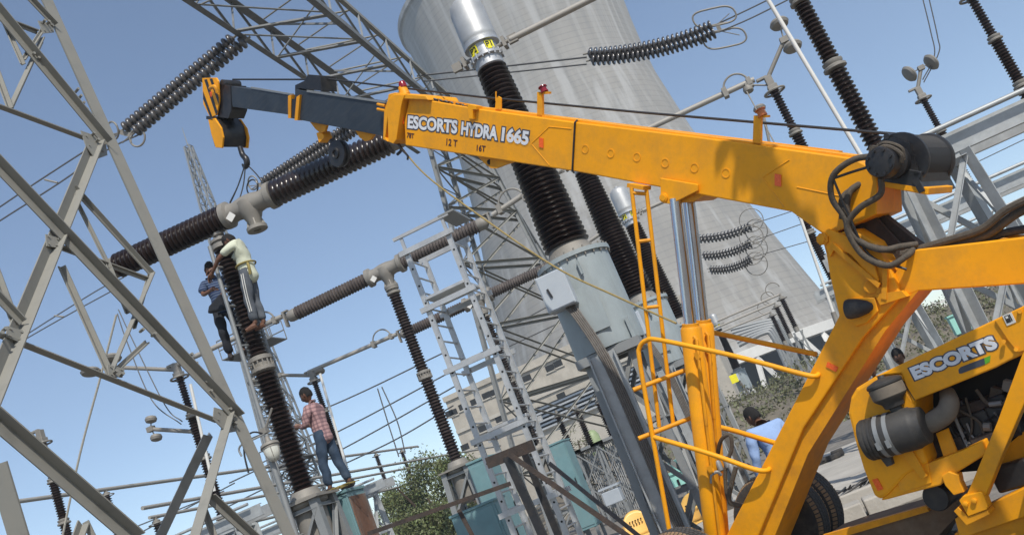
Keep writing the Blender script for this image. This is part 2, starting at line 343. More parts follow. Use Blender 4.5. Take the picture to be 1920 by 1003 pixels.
# earth bank with scrub
bm_ = MB(); nx, ny = 60, 14
def bank_z(x, y):
    t = min(1, max(0, (y-37)/22)); t = t*t*(3-2*t)
    return -0.05 + t*(2.6 + 0.02*max(0, x)) + 0.25*t*math.sin(x*.31+y*.2)+0.12*t*math.sin(x*1.1)
vv = [(-14+110*i/nx, 36+44*j/ny, bank_z(-14+110*i/nx, 36+44*j/ny)) for j in range(ny+1) for i in range(nx+1)]
bm_.add(vv, [(j*(nx+1)+i, j*(nx+1)+i+1, (j+1)*(nx+1)+i+1, (j+1)*(nx+1)+i) for j in range(ny) for i in range(nx)])
bm_.build("earth_bank", M_bank, kind='structure')
def leaf(mb, c, s):
    a = V((random.gauss(0, 1), random.gauss(0, 1), random.gauss(0, .7))).normalized(); b = a.orthogonal().normalized()
    b = Matrix.Rotation(random.uniform(0, 6.28), 3, a) @ b; d = a.cross(b)
    mb.add([c - b*s*.5, c + d*s*.28, c + b*s*.6, c - d*s*.28], [(0, 1, 2, 3)])
scrub = MB()
for k in range(1500):
    x = random.uniform(-8, 45); y = random.uniform(36.5, 66); z = bank_z(x, y); rr = random.uniform(.25, .75)
    for q in range(26):
        c = V((x, y, z)) + V((random.gauss(0, rr*.6), random.gauss(0, rr*.6), abs(random.gauss(0, rr*.55))))
        leaf(scrub, c, random.uniform(.10, .22))
scrub.build("scrub", M_leafd, kind='stuff', smooth=False)
# ------------------------------------------------------------------ cooling tower
CT = V((-22.3, 223.9, 0))
mcool = mat("cooling_tower_concrete", (0.275, 0.26, 0.235), 0.92, var=0.12, scale=0.05, dirt=(0.165, 0.165, 0.16), dirt_amt=0.8, dirt_scale=0.22, streak=(1.3, 1.3, 0.07))
t_ = mcool.node_tree; N_ = t_.nodes; pb = N_["Principled BSDF"]; prev = pb.inputs['Base Color'].links[0].from_socket
tc = N_.new("ShaderNodeTexCoord"); wv = N_.new("ShaderNodeTexWave"); wv.bands_direction = 'Z'; wv.inputs['Scale'].default_value = 0.21; wv.inputs['Distortion'].default_value = 0.15
rm = N_.new("ShaderNodeMapRange"); rm.inputs[1].default_value = 0.0; rm.inputs[2].default_value = 0.10; rm.inputs[3].default_value = 0.32; rm.inputs[4].default_value = 0.0
mx = N_.new("ShaderNodeMix"); mx.data_type = 'RGBA'; mx.inputs[7].default_value = (0.12, 0.115, 0.105, 1)
t_.links.new(tc.outputs['Object'], wv.inputs[0]); t_.links.new(wv.outputs[1], rm.inputs[0]); t_.links.new(rm.outputs[0], mx.inputs[0]); t_.links.new(prev, mx.inputs[6])
n5 = N_.new("ShaderNodeTexNoise"); m5 = N_.new("ShaderNodeMapping"); m5.inputs['Scale'].default_value = (0.5, 0.5, 0.008); n5.inputs['Scale'].default_value = 1; n5.inputs['Detail'].default_value = 5
t_.links.new(tc.outputs['Object'], m5.inputs[0]); t_.links.new(m5.outputs[0], n5.inputs[0])
r5 = N_.new("ShaderNodeMapRange"); r5.inputs[1].default_value = 0.52; r5.inputs[2].default_value = 0.66; r5.inputs[4].default_value = 0.75
x5 = N_.new("ShaderNodeMix"); x5.data_type = 'RGBA'; x5.inputs[7].default_value = (0.36, 0.355, 0.34, 1)
t_.links.new(n5.outputs[0], r5.inputs[0]); t_.links.new(r5.outputs[0], x5.inputs[0]); t_.links.new(mx.outputs[2], x5.inputs[6]); t_.links.new(x5.outputs[2], pb.inputs['Base Color'])
ctw = thing("cooling_tower", "huge grey concrete cooling tower with streaked flared shell behind the yard", "cooling tower", CT)
pz = [(12, 41.6), (16, 40), (24, 37.9), (32, 36), (40, 34.3), (48, 32.6), (57.8, 30.7), (68, 28.7), (77, 27.2), (84, 26.75), (92, 26.65), (100, 26.9), (108, 27.4), (116, 28.0), (121, 28.5)]
sh = MB(); sh.lathe([(r, z) for z, r in pz] + [(29.2, 121.1), (29.2, 122.4), (27.6, 122.4), (27.4, 116), (25.9, 92), (30, 57), (41, 12.0)], CT, n=128)
sh.f = [f for f in sh.f if len(f) == 4]
sh.build("shell", mcool, ctw)
rb = MB(); rb.lathe([(41.2, 10.4), (42.9, 10.4), (42.9, 12.4), (41.7, 12.4)], CT, n=96); rb.build("ring_beam", M_white, ctw)
for i in range(44):
    a = 2*math.pi*i/44
    for s_ in (-1, 1):
        b = a + s_*math.pi/44
        p0 = CT + V((45.2*math.cos(a), 45.2*math.sin(a), 0)); p1 = CT + V((42.2*math.cos(b), 42.2*math.sin(b), 10.45))
        if p0.y < 224: MB().bar(p0, p1, .8, .8).build("column", M_white, ctw)
lat = MB(); lat.lathe([(38, 0), (38, 11)], CT, n=48); lat.build("inlet_dark", M_void, ctw)  # dark cylinder stands in for the shade inside the air inlet
# ------------------------------------------------------------------ concrete plant building
YB = 120
def bx(u, v): return atY(u, v, YB)
zl, zr = bx(832, 745).z, bx(1010, 672).z
xl, xm, xr = bx(832, 745).x, bx(955, 690).x, bx(1300, 560).x
b_ = thing("plant_building", "weathered grey concrete plant building with small paired window openings below the cooling tower", "building", (xl, YB, 0))
wL = MB(); wL.box(((xl+xm)/2, YB+9, zl/2), (xm-xl, 18, zl)); wL.build("wall", M_conc, b_)
wR = MB(); wR.box(((xm+xr)/2+.02, YB+9.5, zr/2), (xr-xm, 20, zr)); wR.build("wall", M_conc, b_)
MB().box(((xm+xr)/2, YB-.65, zr-.5), (xr-xm+.6, .3, 1.0)).build("parapet", M_conc, b_)
MB().box(((xl+xm)/2, YB-.15, zl-.35), (xm-xl+.3, .3, .7)).build("parapet", M_conc, b_)
for zz in (zr-4.6, zr-8.2):
    MB().box(((xm+xr)/2, YB-.62, zz), (xr-xm, .24, .5)).build("floor_band", M_concp, b_)
for zz in (zl-5.0,):
    MB().box(((xl+xm)/2, YB-.12, zz), (xm-xl, .24, .45)).build("floor_band", M_concp, b_)
def window(u, v, wd=1.15, ht=.8):
    p = bx(u, v); yf = YB-.50 if p.x > xm else YB
    fr = MB().box((p.x, yf-.06, p.z-ht/2-.09), (wd+.3, .22, .16)).build("window", M_concp, b_)
    MB().box((p.x, yf-.03, p.z), (wd, .10, ht)).build("opening", M_void, fr)  # dark box painted as the shade of a window opening
for (u, v) in [(1033, 690), (1048, 682), (990, 709), (1054, 742), (1075, 753-4), (1008, 770), (1026, 778-14), (912, 741), (927, 735), (890, 753), (868, 762), (843, 775),
               (850, 773), (905, 803), (895, 830), (872, 838), (937, 785), (946, 806), (958, 748), (1110, 735), (1160, 706), (1175, 690)]:
    window(u, v)
# low annex with blue-grey louvre strip
a0, a1 = bx(1000, 812), bx(1215, 722); YA = 100
a0, a1 = atY(1000, 812, YA), atY(1225, 715, YA)
an = thing("plant_annex", "low beige annex wall under a long strip of blue-grey louvres", "building", (a0.x, YA, 0))
zt = a0.z
MB().box(((a0.x+a1.x)/2, YA+4, (zt-.2)/2), (a1.x-a0.x, 8, zt-.2)).build("wall", M_concp, an)
for k in range(6):
    MB().bar((a0.x-.5, YA-.3-.02*k, zt-.05+k*.42), (a1.x+.5, YA-.3-.02*k, zt-.05+k*.42), .30, .20).build("louvre", M_louv if k % 2 else M_alub, an)
MB().box(((a0.x+a1.x)/2, YA+.25, zt+1.1), (a1.x-a0.x, .3, 2.5)).build("louvre_backing", M_void, an)
# grey pipe rack near the tower inlet
pr_ = thing("pipe_rack", "bundle of bent grey pipes rising beside the cooling tower inlet", "pipes", atY(1440, 690, 90) * 1.0)
for k in range(6):
    yk = 88+k*.7
    p = [atY(1385-3*k, 620-6*k+28, yk), atY(1432+3*k, 597-5*k+28, yk), atY(1447+3*k, 602-4*k+28, yk), atY(1470+4*k, 664-3*k+14, yk)]
    q = p[-1].copy(); q.z = 0
    MB().pipe([p[0], p[1], p[2], p[3], q], .19, 8, 5).build("pipe", M_galv, pr_)
# transmission style lightning mast far left
def lattice_mast(name, label, base, top_z, w0, w1, panels, m, leg=.10, br=.05, cat="mast", group=None, spike=0):
    t = thing(name, label, cat, base, group)
    b = V(base)
    for sx, sy in ((-1, -1), (1, -1), (1, 1), (-1, 1)):
        member(t, b + V((sx*w0/2, sy*w0/2, 0)), (b.x+sx*w1/2, b.y+sy*w1/2, top_z), leg, m, 'leg')
    mb = MB()
    for k in range(panels):
        z0 = b.z+(top_z-b.z)*k/panels; z1 = b.z+(top_z-b.z)*(k+1)/panels
        a = w0+(w1-w0)*k/panels; c = w0+(w1-w0)*(k+1)/panels
        cs = [(-1, -1), (1, -1), (1, 1), (-1, 1)]
        for i in range(4):
            s0, s1 = cs[i], cs[(i+1) % 4]
            p = lambda s, ww, z: V((b.x+s[0]*ww/2, b.y+s[1]*ww/2, z))
            mb.angle(p(s0, a, z0), p(s1, c, z1), br); mb.angle(p(s1, a, z0), p(s0, c, z1), br); mb.angle(p(s0, c, z1), p(s1, c, z1), br)
    o = mb.build("lacing", m, t, smooth=False); o['kind'] = 'stuff'
    if spike: MB().tube((b.x, b.y, top_z), (b.x, b.y, top_z+spike), .05, .02).build("spike", m, t)
    return t
mt = atY(352, 275, 60); mb0 = atY(392, 392, 60)
lattice_mast("lightning_mast", "slim lattice lightning mast with a spike rising behind the lifted breaker head", (mb0.x, 60, 0), mt.z, 3.2, .42, 22, M_galv, .12, .06, "mast", None, 1.6)
# mast with railed platforms behind the nearest breaker column
pm = atY(478, 655, 42); lo = atY(560, 930, 42)
t = lattice_mast("platform_mast", "grey lattice mast with a railed platform behind the column the men climb", (pm.x, 42, 0), pm.z, 2.0, 1.0, 16, M_galv, .10, .06)
for zz, ww in ((pm.z, 2.9), (pm.z-6.0, 2.2)):
    MB().box((pm.x, 42, zz), (ww, 1.6, .05)).build("platform", M_gird, t)
    for s_ in (-1, 1):
        rl = MB()
        for hz in (.5, 1.0): rl.tube((pm.x-ww/2, 42+s_*.78, zz+hz), (pm.x+ww/2, 42+s_*.78, zz+hz), .035, n=6)
        for k in range(5): rl.tube((pm.x-ww/2+k*ww/4, 42+s_*.78, zz), (pm.x-ww/2+k*ww/4, 42+s_*.78, zz+1.0), .03, n=6)
        rl.build("railing", M_gird, t)
# ------------------------------------------------------------------ trees
def tree(name, label, base, h, rad, n, m, cat='tree', group=None, low=.25):
    t = thing(name, label, cat, base, group); b = V(base)
    tr = MB(); tr.pipe([b, b+V((.1, 0, h*.25)), b+V((-.05, .1, h*.5)), b+V((.1, 0, h*.8))], [h*.035, h*.028, h*.02, h*.008], 8, 3)
    limbs = []
    for k in range(9):
        a = random.uniform(0, 6.28); z = random.uniform(.3, .6)*h; e = V((math.cos(a)*rad*.75, math.sin(a)*rad*.75, random.uniform(.5, .95)*h))
        tr.pipe([b+V((0, 0, z)), b+V((e.x*.5, e.y*.5, (z+e.z)*.5)), b+e], [h*.016, h*.01, h*.004], 6); limbs.append(b+e)
    tr.build("trunk", M_bark, t)
    cr_ = MB(); cl = []
    for k in range(46):
        a = random.uniform(0, 6.28); q = random.random()**.55; zz = random.uniform(low, 1)
        rr = rad*q*math.sin(math.pi*min(.97, .18+.74*(zz-low)/(1-low)))*1.15
        cl.append((b+V((math.cos(a)*rr, math.sin(a)*rr, zz*h)), random.uniform(.16, .34)*rad))
    for i in range(n):
        c, r_ = random.choice(cl)
        leaf(cr_, c+V((random.gauss(0, r_*.5), random.gauss(0, r_*.5), random.gauss(0, r_*.42))), random.uniform(.09, .19)*(rad/3)**.4)
    cr_.build("crown", m, t, smooth=False)
    return t
for (u, v, Y, rad, lab) in [(782, 880, 47, 2.6, "rounded green tree left of the farther breaker column, largest of its row"), (742, 925, 50, 1.9, "low green tree at the outer left end of the tree row"),
                            (843, 868, 44, 2.0, "green tree directly behind the farther breaker column"), (873, 862, 52, 1.7, "leafy tree top showing between breaker column and ladder tower"),
                            (800, 960, 40, 2.0, "brownish green bush in front of the rounded tree")]:
    p = atY(u, v, Y)
    tree("tree", lab, (p.x, Y, 0), p.z, rad*1.12, 17000, M_leaf, group="trees beyond the switchyard", low=.1)
for (u, v, Y, rad) in [(1070, 800, 60, 1.3), (1035, 838, 56, 1.2)]:
    p = atY(u, v, Y)
    tree("bush", "leafy bush before the beige annex wall, %s" % ("right under the louvres" if u > 1050 else "at the louvre strip's left end"), (p.x, Y, 0), p.z, rad, 1500, M_leafd, cat='bush', group="bushes before the annex", low=.1)
# white slatted fence on the bank
fx0, fx1 = atY(1735, 592, 58), atY(1862, 535, 58)
fc = thing("slatted_fence", "white slatted fence along the top of the scrub bank", "fence", (fx0.x, 58, fx0.z-1.2))
for k in range(7):
    MB().bar((fx0.x-4, 58, fx0.z-1.1+k*.24), (fx1.x+12, 58, fx1.z-1.1+k*.24), .05, .13).build("slat", M_white, fc)
for k in range(18):
    x = fx0.x-4+k*(fx1.x-fx0.x+16)/17
    MB().bar((x, 58.08, bank_z(x, 58)-.2), (x, 58.08, fx1.z+.45), .10, .10).build("post", M_white, fc)
# ================================================================== SWITCHYARD BAY: phases along +Y, buses along X
PH = (12.6, 19.25, 25.9)
XCB, XCT, XI1, XI2, XL1, XL2 = -6.8, -1.84, 2.35, 6.4, -12.5, -16.6
# ---------------- near lattice tower (legs, chords, braces one by one)
def trw(u, v): return hit(u, v, V((-5.83, 8.66, 9.1)), V((1, 0, .1)))
def tfar(u, v): return hit(u, v, V((-5.83, 8.70, 9.1)), V((0, 1, .028)))
def tlef(u, v): return hit(u, v, V((-7.6, 8.66, 9.1)), V((1, 0, -.1)))
nt_ = thing("lattice_tower", "big weathered steel lattice tower of heavy bolted angles at the left edge, nearest the camera", "tower", (-5.4, 8.8, 0), "lattice gantry towers")
def tm(f, a, b, wd, name='brace', off=0.0, flip=1, up=None):
    d = V((-off, -off*.6, 0)) if f is trw else V((0, 0, 0))
    p0, p1 = f(*a)+d, f(*b)+d
    wd *= .74; return MB().angle(p0, p1, wd, max(.012, wd*.1), up or ((0, 0, -1) if off < 0 else (1, .3, 0)), flip).build(name, M_tow, nt_, smooth=False)
base_leg = trw(545, 1010); topl = trw(60, -60)
dirl = (base_leg-topl); k = base_leg.z/(-dirl.z)
ext = base_leg + dirl*k
MB().angle(ext, topl, .15, .02, (-1, .25, 0), 1).build('leg', M_tow, nt_, smooth=False)
# other three legs of the tower stand outside the frame to the left
MB().angle(tlef(38, 1010), tlef(-4, 870), .26, .025, (1, 0, 0), 1).build('leg', M_tow, nt_, smooth=False)
for a, b, wd, off, fl in [((182, 262), (-60, 852), .155, .0, 1), ((436, 786), (-60, 268), .135, -.06, 1), ((192, 270), (-40, -10), .125, -.05, 1), ((176, 262), (-40, 181), .085, .03, 1),
                      ((412, 786), (-40, 606), .085, .03, 1), ((430, 778), (362, 1015), .14, .0, -1), ((240, 1015), (-40, 776), .15, -.06, 1),
                      ((-10, -12), (49, 120), .06, .03, 1), ((88, 50), (48, 112), .05, .02, 1), ((87, 72), (28, 202), .08, .04, -1), ((-8, 112), (25, 202), .07, .03, 1), ((-5, 25), (80, 58), .06, .05, 1),
                      ((96, 49), (40, -10), .08, -.04, 1), ((144, 350), (292, 514), .075, .03, 1), ((145, 362), (214, 500), .05, .04, 1), ((290, 512), (212, 698), .07, .02, -1), ((290, 514), (262, 612), .045, .05, 1),
                      ((122, 498), (212, 698), .075, .03, 1), ((282, 640), (220, 698), .055, .03, 1), ((112, 455), (292, 522), .055, .05, 1), ((208, 485), (248, 585), .06, .04, 1),
                      ((-20, 455), (37, 607), .075, .03, 1), ((37, 605), (-20, 545), .08, -.02, 1), ((480, 1018), (388, 934), .10, -.03, 1), ((388, 945), (416, 1018), .07, .04, 1), ((164, 978), (150, 1018), .09, .03, 1), ((168, 975), (188, 1018), .07, .03, -1)]:
    tm(trw, a, b, wd, 'brace', off, fl)
MB().angle(tfar(392, 815), tfar(296, 1018), .11, .012, (-1, -1, 0), 1).build('brace', M_galv, nt_, smooth=False)
for a, b in [((130, 160), (186, 300)), ((232, 392), (300, 560)), ((400, 735), (470, 900))]:
    pass
bt = MB()
for (u, v, n_, du, dv) in [(144, 174, 5, 5.6, 12.5), (356, 668, 5, 9, 17), (174, 256, 2, 8, 12), (428, 770, 3, 5, 13), (62, 108, 2, 9, 8), (265, 622, 2, 22, 8), (82, 46, 2, 8, 2), (8, 622, 2, -6, 8), (215, 700, 2, 12, 5)]:
    for k in range(n_):
        p = trw(u+du*k, v+dv*k); bt.tube(p+V((.0, -.02, 0)), p+V((.07, -.05, 0)), .016, n=6)
o = bt.build("bolt", M_tow, nt_); o['kind'] = 'stuff'
gp = MB()
for pts in [[(168, 250), (196, 268), (190, 284), (172, 282)], [(416, 768), (438, 776), (440, 798), (418, 796)], [(204, 690), (226, 694), (224, 706), (206, 704)]]:
    gp.prism([trw(*p)+V((-.02, -.012, 0)) for p in pts], V((-.012, 0, 0)))
gp.build("gusset_plate", M_tow, nt_, smooth=False)
for pts in [[(150, 246), (196, 262), (200, 292), (178, 300), (160, 274)], [(400, 764), (440, 776), (446, 808), (424, 812), (398, 786)], [(12, 612), (46, 622), (40, 644), (10, 632)], [(70, 40), (98, 46), (100, 62), (80, 64)], [(200, 684), (232, 692), (228, 708), (202, 706)], [(84, 440), (112, 448), (108, 466), (86, 462)]]:
    g_ = MB().prism([trw(*p)+V((.012, .0, 0)) for p in pts], V((-.010, 0, 0))).build("gusset_plate", M_tow, nt_, smooth=False)
    c_ = (sum(p[0] for p in pts)/len(pts), sum(p[1] for p in pts)/len(pts)); q_ = MB()
    for p in pts:
        a_ = trw(c_[0]+(p[0]-c_[0])*.62, c_[1]+(p[1]-c_[1])*.62); q_.tube(a_, a_+V((.026, -.008, 0)), .010, n=6)
    q_.build("bolt", M_tow, g_)['kind'] = 'stuff'
# ---------------- overhead lattice girder running away along the row
gd = thing("lattice_girder", "overhead box lattice girder crossing the sky from upper left to the far tower", "girder", (-7.7, 20, 15))
GX0, GX1, GZ0, GZ1 = -8.52, -6.42, 15.0, 16.15
Y0, Y1 = 11.0, 32.2
for x, z, wd, m_ in ((GX0, GZ0, .15, M_gird), (GX1, GZ0, .17, M_gird), (GX0, GZ1, .22, M_gird), (GX1, GZ1, .13, M_tow)):
    MB().angle((x, Y0, z), (x, Y1, z), wd, .02, (0, 0, 1), 1 if x < -7.5 else -1).build("chord", m_, gd, smooth=False)
y = 12.0; k = 0
while y < Y1-1.5:
    s = 1.45
    member(gd, (GX0, y, GZ0), (GX1, y+s, GZ0), .105, M_gird, 'strut', (0, 0, 1))
    member(gd, (GX0, y+.3, GZ1), (GX1, y+s+.2, GZ1), .06, M_tow, 'strut', (0, 0, 1))
    for x, m_ in ((GX0, M_gird), (GX1, M_galv)):
        yy = y + (s if x == GX1 else 0)
        member(gd, (x, yy, GZ0), (x, yy+.5, GZ1), .06, m_, 'brace', (1, 0, 0)); member(gd, (x, yy+.5, GZ1), (x, yy+1.9, GZ0), .06, m_, 'brace', (1, 0, 0))
    member(gd, (GX0, y+1.9, GZ1), (GX1, y+s+.1, GZ1), .05, M_tow, 'brace', (0, 0, 1))
    if k % 2: member(gd, (GX0, y+.1, GZ0), (GX1, y+.1, GZ1), .05, M_galv, 'brace'); member(gd, (GX1, y+.15, GZ0), (GX0, y+.15, GZ1), .05, M_gird, 'brace')
    if k in (1, 3, 4): member(gd, (GX0, y+.2, GZ0), (GX1, y+s+1.8, GZ0), .055, M_galv, 'brace', (0, 0, 1))
    if k == 3:
        member(gd, (GX0, y-.2, GZ0+.03), (GX0+1.0, y+.45, GZ0+.03), .05, M_gird, 'brace'); member(gd, (GX0, y+.4, GZ0+.03), (GX0+1.0, y+.55, GZ0+.03), .05, M_galv, 'brace')
        member(gd, (GX0, y+.3, GZ0), (GX0+.9, y+.9, GZ1), .05, M_gird, 'brace'); member(gd, (GX1, y+.9, GZ0), (GX0+.3, y+1.2, GZ1), .05, M_galv, 'brace')
    y += 1.95; k += 1
# ---------------- far tower under the girder's end
ft = thing("lattice_tower", "slim grey lattice tower behind the boom carrying the girder's far end before the cooling tower", "tower", (-7.5, 34.5, 0), "lattice gantry towers")
def leg_line(a, b, Y):
    p, q = atY(*a, Y), atY(*b, Y); d = (p-q); return lambda z: q + d*((z-q.z)/d.z)
L1, L2 = leg_line((817, 316), (868, 500), 32), leg_line((851, 337), (934, 606), 33.8)
R1, R2 = leg_line((936, 336), (1015, 488), 36.3), leg_line((944, 355), (1030, 497), 38.0)
ZT = [15.6, 14.1, 12.5, 10.3, 7.9, 5.2, 2.6, .1]
for Lg, wd in ((L1, .15), (L2, .15), (R1, .14), (R2, .14)):
    MB().angle(Lg(0), Lg(15.8), wd, .018, (-1, -1, 0)).build('leg', M_galv, ft, smooth=False)
for i, z in enumerate(ZT[:-1]):
    z1 = ZT[i+1]; zm = (z+z1)/2
    for A, B in ((L1, R1), (L2, R2)):
        member(ft, A(z), B(z), .10, M_tow, 'strut', (0, -1, 0)); 
        member(ft, A(z), B(z1), .075, M_tow, 'brace', (0, -1, 0)); member(ft, B(z), A(z1), .075, M_tow, 'brace', (0, -1, 0), -1)
    for A, B in ((L1, L2), (R1, R2)):
        member(ft, A(z), B(z), .07, M_galv, 'strut'); member(ft, A(z), B(zm), .06, M_galv, 'brace'); member(ft, B(zm), A(z1), .06, M_galv, 'brace'); member(ft, A(zm), B(zm), .05, M_galv, 'strut')
# head frame between girder and tower top, seen above the boom
for (a, b) in [((770, 108), (855, 258)), ((783, 160), (858, 262)), ((775, 120), (764, 170)), ((800, 200), (880, 262)), ((815, 175), (826, 240)), ((795, 165), (820, 210)), ((845, 246), (806, 262)), ((842, 246), (870, 268)), ((745, 245), (815, 205)), ((700, 190), (830, 200)), ((720, 205), (790, 265))]:
    member(ft, atY(*a, 32.6), atY(*b, 32.6), .085, M_galv, 'brace', (0, -1, 0))
# ---------------- strings of discs: each disc a part
dm = MB(); dm.lathe([(.02, -.075), (.05, -.07), (.056, -.045), (.10, -.036), (.13, -.012), (.139, .025), (.132, .05), (.06, .046), (.05, .062), (.02, .075)], (0, 0, 0), (0, 0, 1), 14)
DISC = dm.mesh("disc", V((0, 0, 0)), M_disc)
def string(label, p0, p1, n, sep, group, ring=.28, scale=1.0, sag=.0, discname="disc", rings=2, flip=False, ringlong=1.0):
    p0, p1 = V(p0), V(p1); t = thing("insulator_string", label, "insulator string", p0, group)
    d = (p1-p0).normalized(); sepv = V(sep)
    for k_ in (-.5, .5):
        pts = [p0 + (p1-p0)*(i/n) + V((0, 0, -sag*4*(i/n)*(1-i/n))) + sepv*k_ for i in range(n+1)]
        for i in range(n):
            c = (pts[i]+pts[i+1])/2; dd = (pts[i+1]-pts[i]).normalized()
            inst(discname, DISC, t, c, dd.to_track_quat('Z', 'Y'), (scale*1.22, scale*1.22, (pts[i+1]-pts[i]).length/.15))
        MB().tube(pts[-1], pts[-1]+d*.16, .03, n=6).build("end_fitting", M_alu, t); MB().tube(pts[0]-d*.16, pts[0], .03, n=6).build("end_fitting", M_alu, t)
    yk = MB(); yk.bar(p1+d*.16-sepv*.6, p1+d*.16+sepv*.6, .05, .12, d); yk.build("yoke_plate", M_alu, t)
    sp_ = sepv.normalized()
    for s_ in (-1, 1):
        rg = MB(); c = p1+d*.18+sepv*(.5*s_)+sp_*(.22*s_*scale)
        ax = (FW if not flip else sp_)
        if ringlong > 1:
            a = d*ring*ringlong; b = sp_*ring*.55
            pts = [c + a*math.copysign(abs(math.cos(q))**.5, math.cos(q)) + b*math.copysign(abs(math.sin(q))**.8, math.sin(q)) for q in [i*2*math.pi/28 for i in range(29)]]
            rg.pipe(pts, .028*scale, 6)
        else: rg.torus(c, V((.25, 1, .15))+d*.2*s_, ring, .026*scale, 28, 6)
        rg.tube(c-sp_*(.22*s_*scale), c-sp_*(.22*s_*scale)+d*.3, .02, n=6)
        rg.tube(p1+d*.18+sepv*(.5*s_), c+d*ring*.9, .016, n=5)
        rg.build("arcing_ring", M_alu, t)
    return t, p1+d*.3
YS1 = 20.1
s1, e1 = string("double string of grey discs sloping down-left from the girder, nearest the camera", atY(449, 74, YS1), atY(244, 244, YS1), 24, V((.28, 0, -.24)), "double disc strings", .23)
YS2 = 27.2
s2, e2 = string("double disc string below the dark boom section, running alongside the lifted interrupter", atY(700, 215, YS2), atY(500, 345, YS2), 32, V((.25, 0, -.25)), "double disc strings", .23)
s3, e3 = string("double disc string with long rings in the sky right of the cooling tower top", atY(1105, 107, 29), atY(1338, 55, 29), 26, V((.0, .05, -.24)), "double disc strings", .52, 1.15, .22, ringlong=1.25)
for j, (a, b, lab) in enumerate([((1302, 448), (1408, 424), "small far disc string right of the chrome lift rods, topmost of three"), ((1318, 480), (1408, 456), "small far disc string right of the chrome lift rods, middle of three"), ((1331, 506), (1408, 486), "small far disc string right of the chrome lift rods, lowest of three")]):
    string(lab, atY(*a, 62), atY(*b, 62), 16, V((.0, .05, -.2)), "far disc strings", .75, 1.25, .25, ringlong=1.0)
# ---------------- insulator column meshes shared between repeats
def lathe_mesh(name, prof, m, n=24):
    b = MB(); b.lathe(prof, (0, 0, 0), (0, 0, 1), n); return b.mesh(name, V((0, 0, 0)), m)
QX = V((1, 0, 0)).to_track_quat('Z', 'Y'); QXn = V((-1, 0, 0)).to_track_quat('Z', 'Y')
INT_A = lathe_mesh("interrupter", sheds(.16, .208, 2.06, 25, 1.0), M_porc, 28)
INT_B = lathe_mesh("interrupter", sheds(.125, .160, 1.92, 26, 1.0), M_porcd, 28)
COL_LO = lathe_mesh("column_insulator", sheds(.125, .178, 1.86, 27, .95), M_porc, 28)
COL_UP = lathe_mesh("column_insulator", sheds(.108, .150, 1.82, 26, .97), M_porc, 28)
COL_LO2 = lathe_mesh("column_insulator", sheds(.105, .148, 1.86, 27, .97), M_porcm, 28)
COL_UP2 = lathe_mesh("column_insulator", sheds(.098, .138, 1.82, 27, .97), M_porcm, 28)
def breaker_support(t, x, y, zt=2.84):
    b = MB(); b.box((x, y, zt), (.72, .72, .035)); b.lathe([(.30, zt+.02), (.30, zt+.045), (.24, zt+.05), (.20, zt+.16)], (x, y, 0), (0, 0, 1), 24)
    b.lathe([(.20, zt-.75), (.24, zt-.7), (.24, zt-.1), (.30, zt-.06), (.30, zt-.02)], (x, y, 0), (0, 0, 1), 20); b.build("pedestal", M_alu, t)
    for sx, sy in ((-1, -1), (1, -1), (1, 1), (-1, 1)):
        member(t, (x+sx*.40, y+sy*.40, 0), (x+sx*.26, y+sy*.26, zt-.02), .12, M_galv, 'leg')
    for z0, z1 in ((.2, 1.0), (1.0, 1.9), (1.9, 2.7)):
        for (sx0, sy0), (sx1, sy1) in (((-1, -1), (1, -1)), ((1, -1), (1, 1)), ((1, 1), (-1, 1)), ((-1, 1), (-1, -1))):
            q = lambda z: .40-.14*z/zt
            member(t, (x+sx0*q(z0), y+sy0*q(z0), z0), (x+sx1*q(z1), y+sy1*q(z1), z1), .06, M_galv, 'brace')
            member(t, (x+sx0*q(z1), y+sy0*q(z1), z1), (x+sx1*q(z1), y+sy1*q(z1), z1), .06, M_galv, 'strut')
def flange(t, x, y, z, r, h=.24, name="flange"):
    b = MB(); b.lathe([(r*.78, z), (r*1.12, z+h*.12), (r*1.12, z+h*.3), (r*.9, z+h*.36), (r*.9, z+h*.64), (r*1.12, z+h*.7), (r*1.12, z+h*.88), (r*.78, z+h)], (x, y, 0), (0, 0, 1), 28)
    for k in range(14):
        a = k*2*math.pi/14; b.tube((x+r*1.02*math.cos(a), y+r*1.02*math.sin(a), z+h*.08), (x+r*1.02*math.cos(a), y+r*1.02*math.sin(a), z+h*.92), .013, n=6)
    b.build(name, M_alu, t)
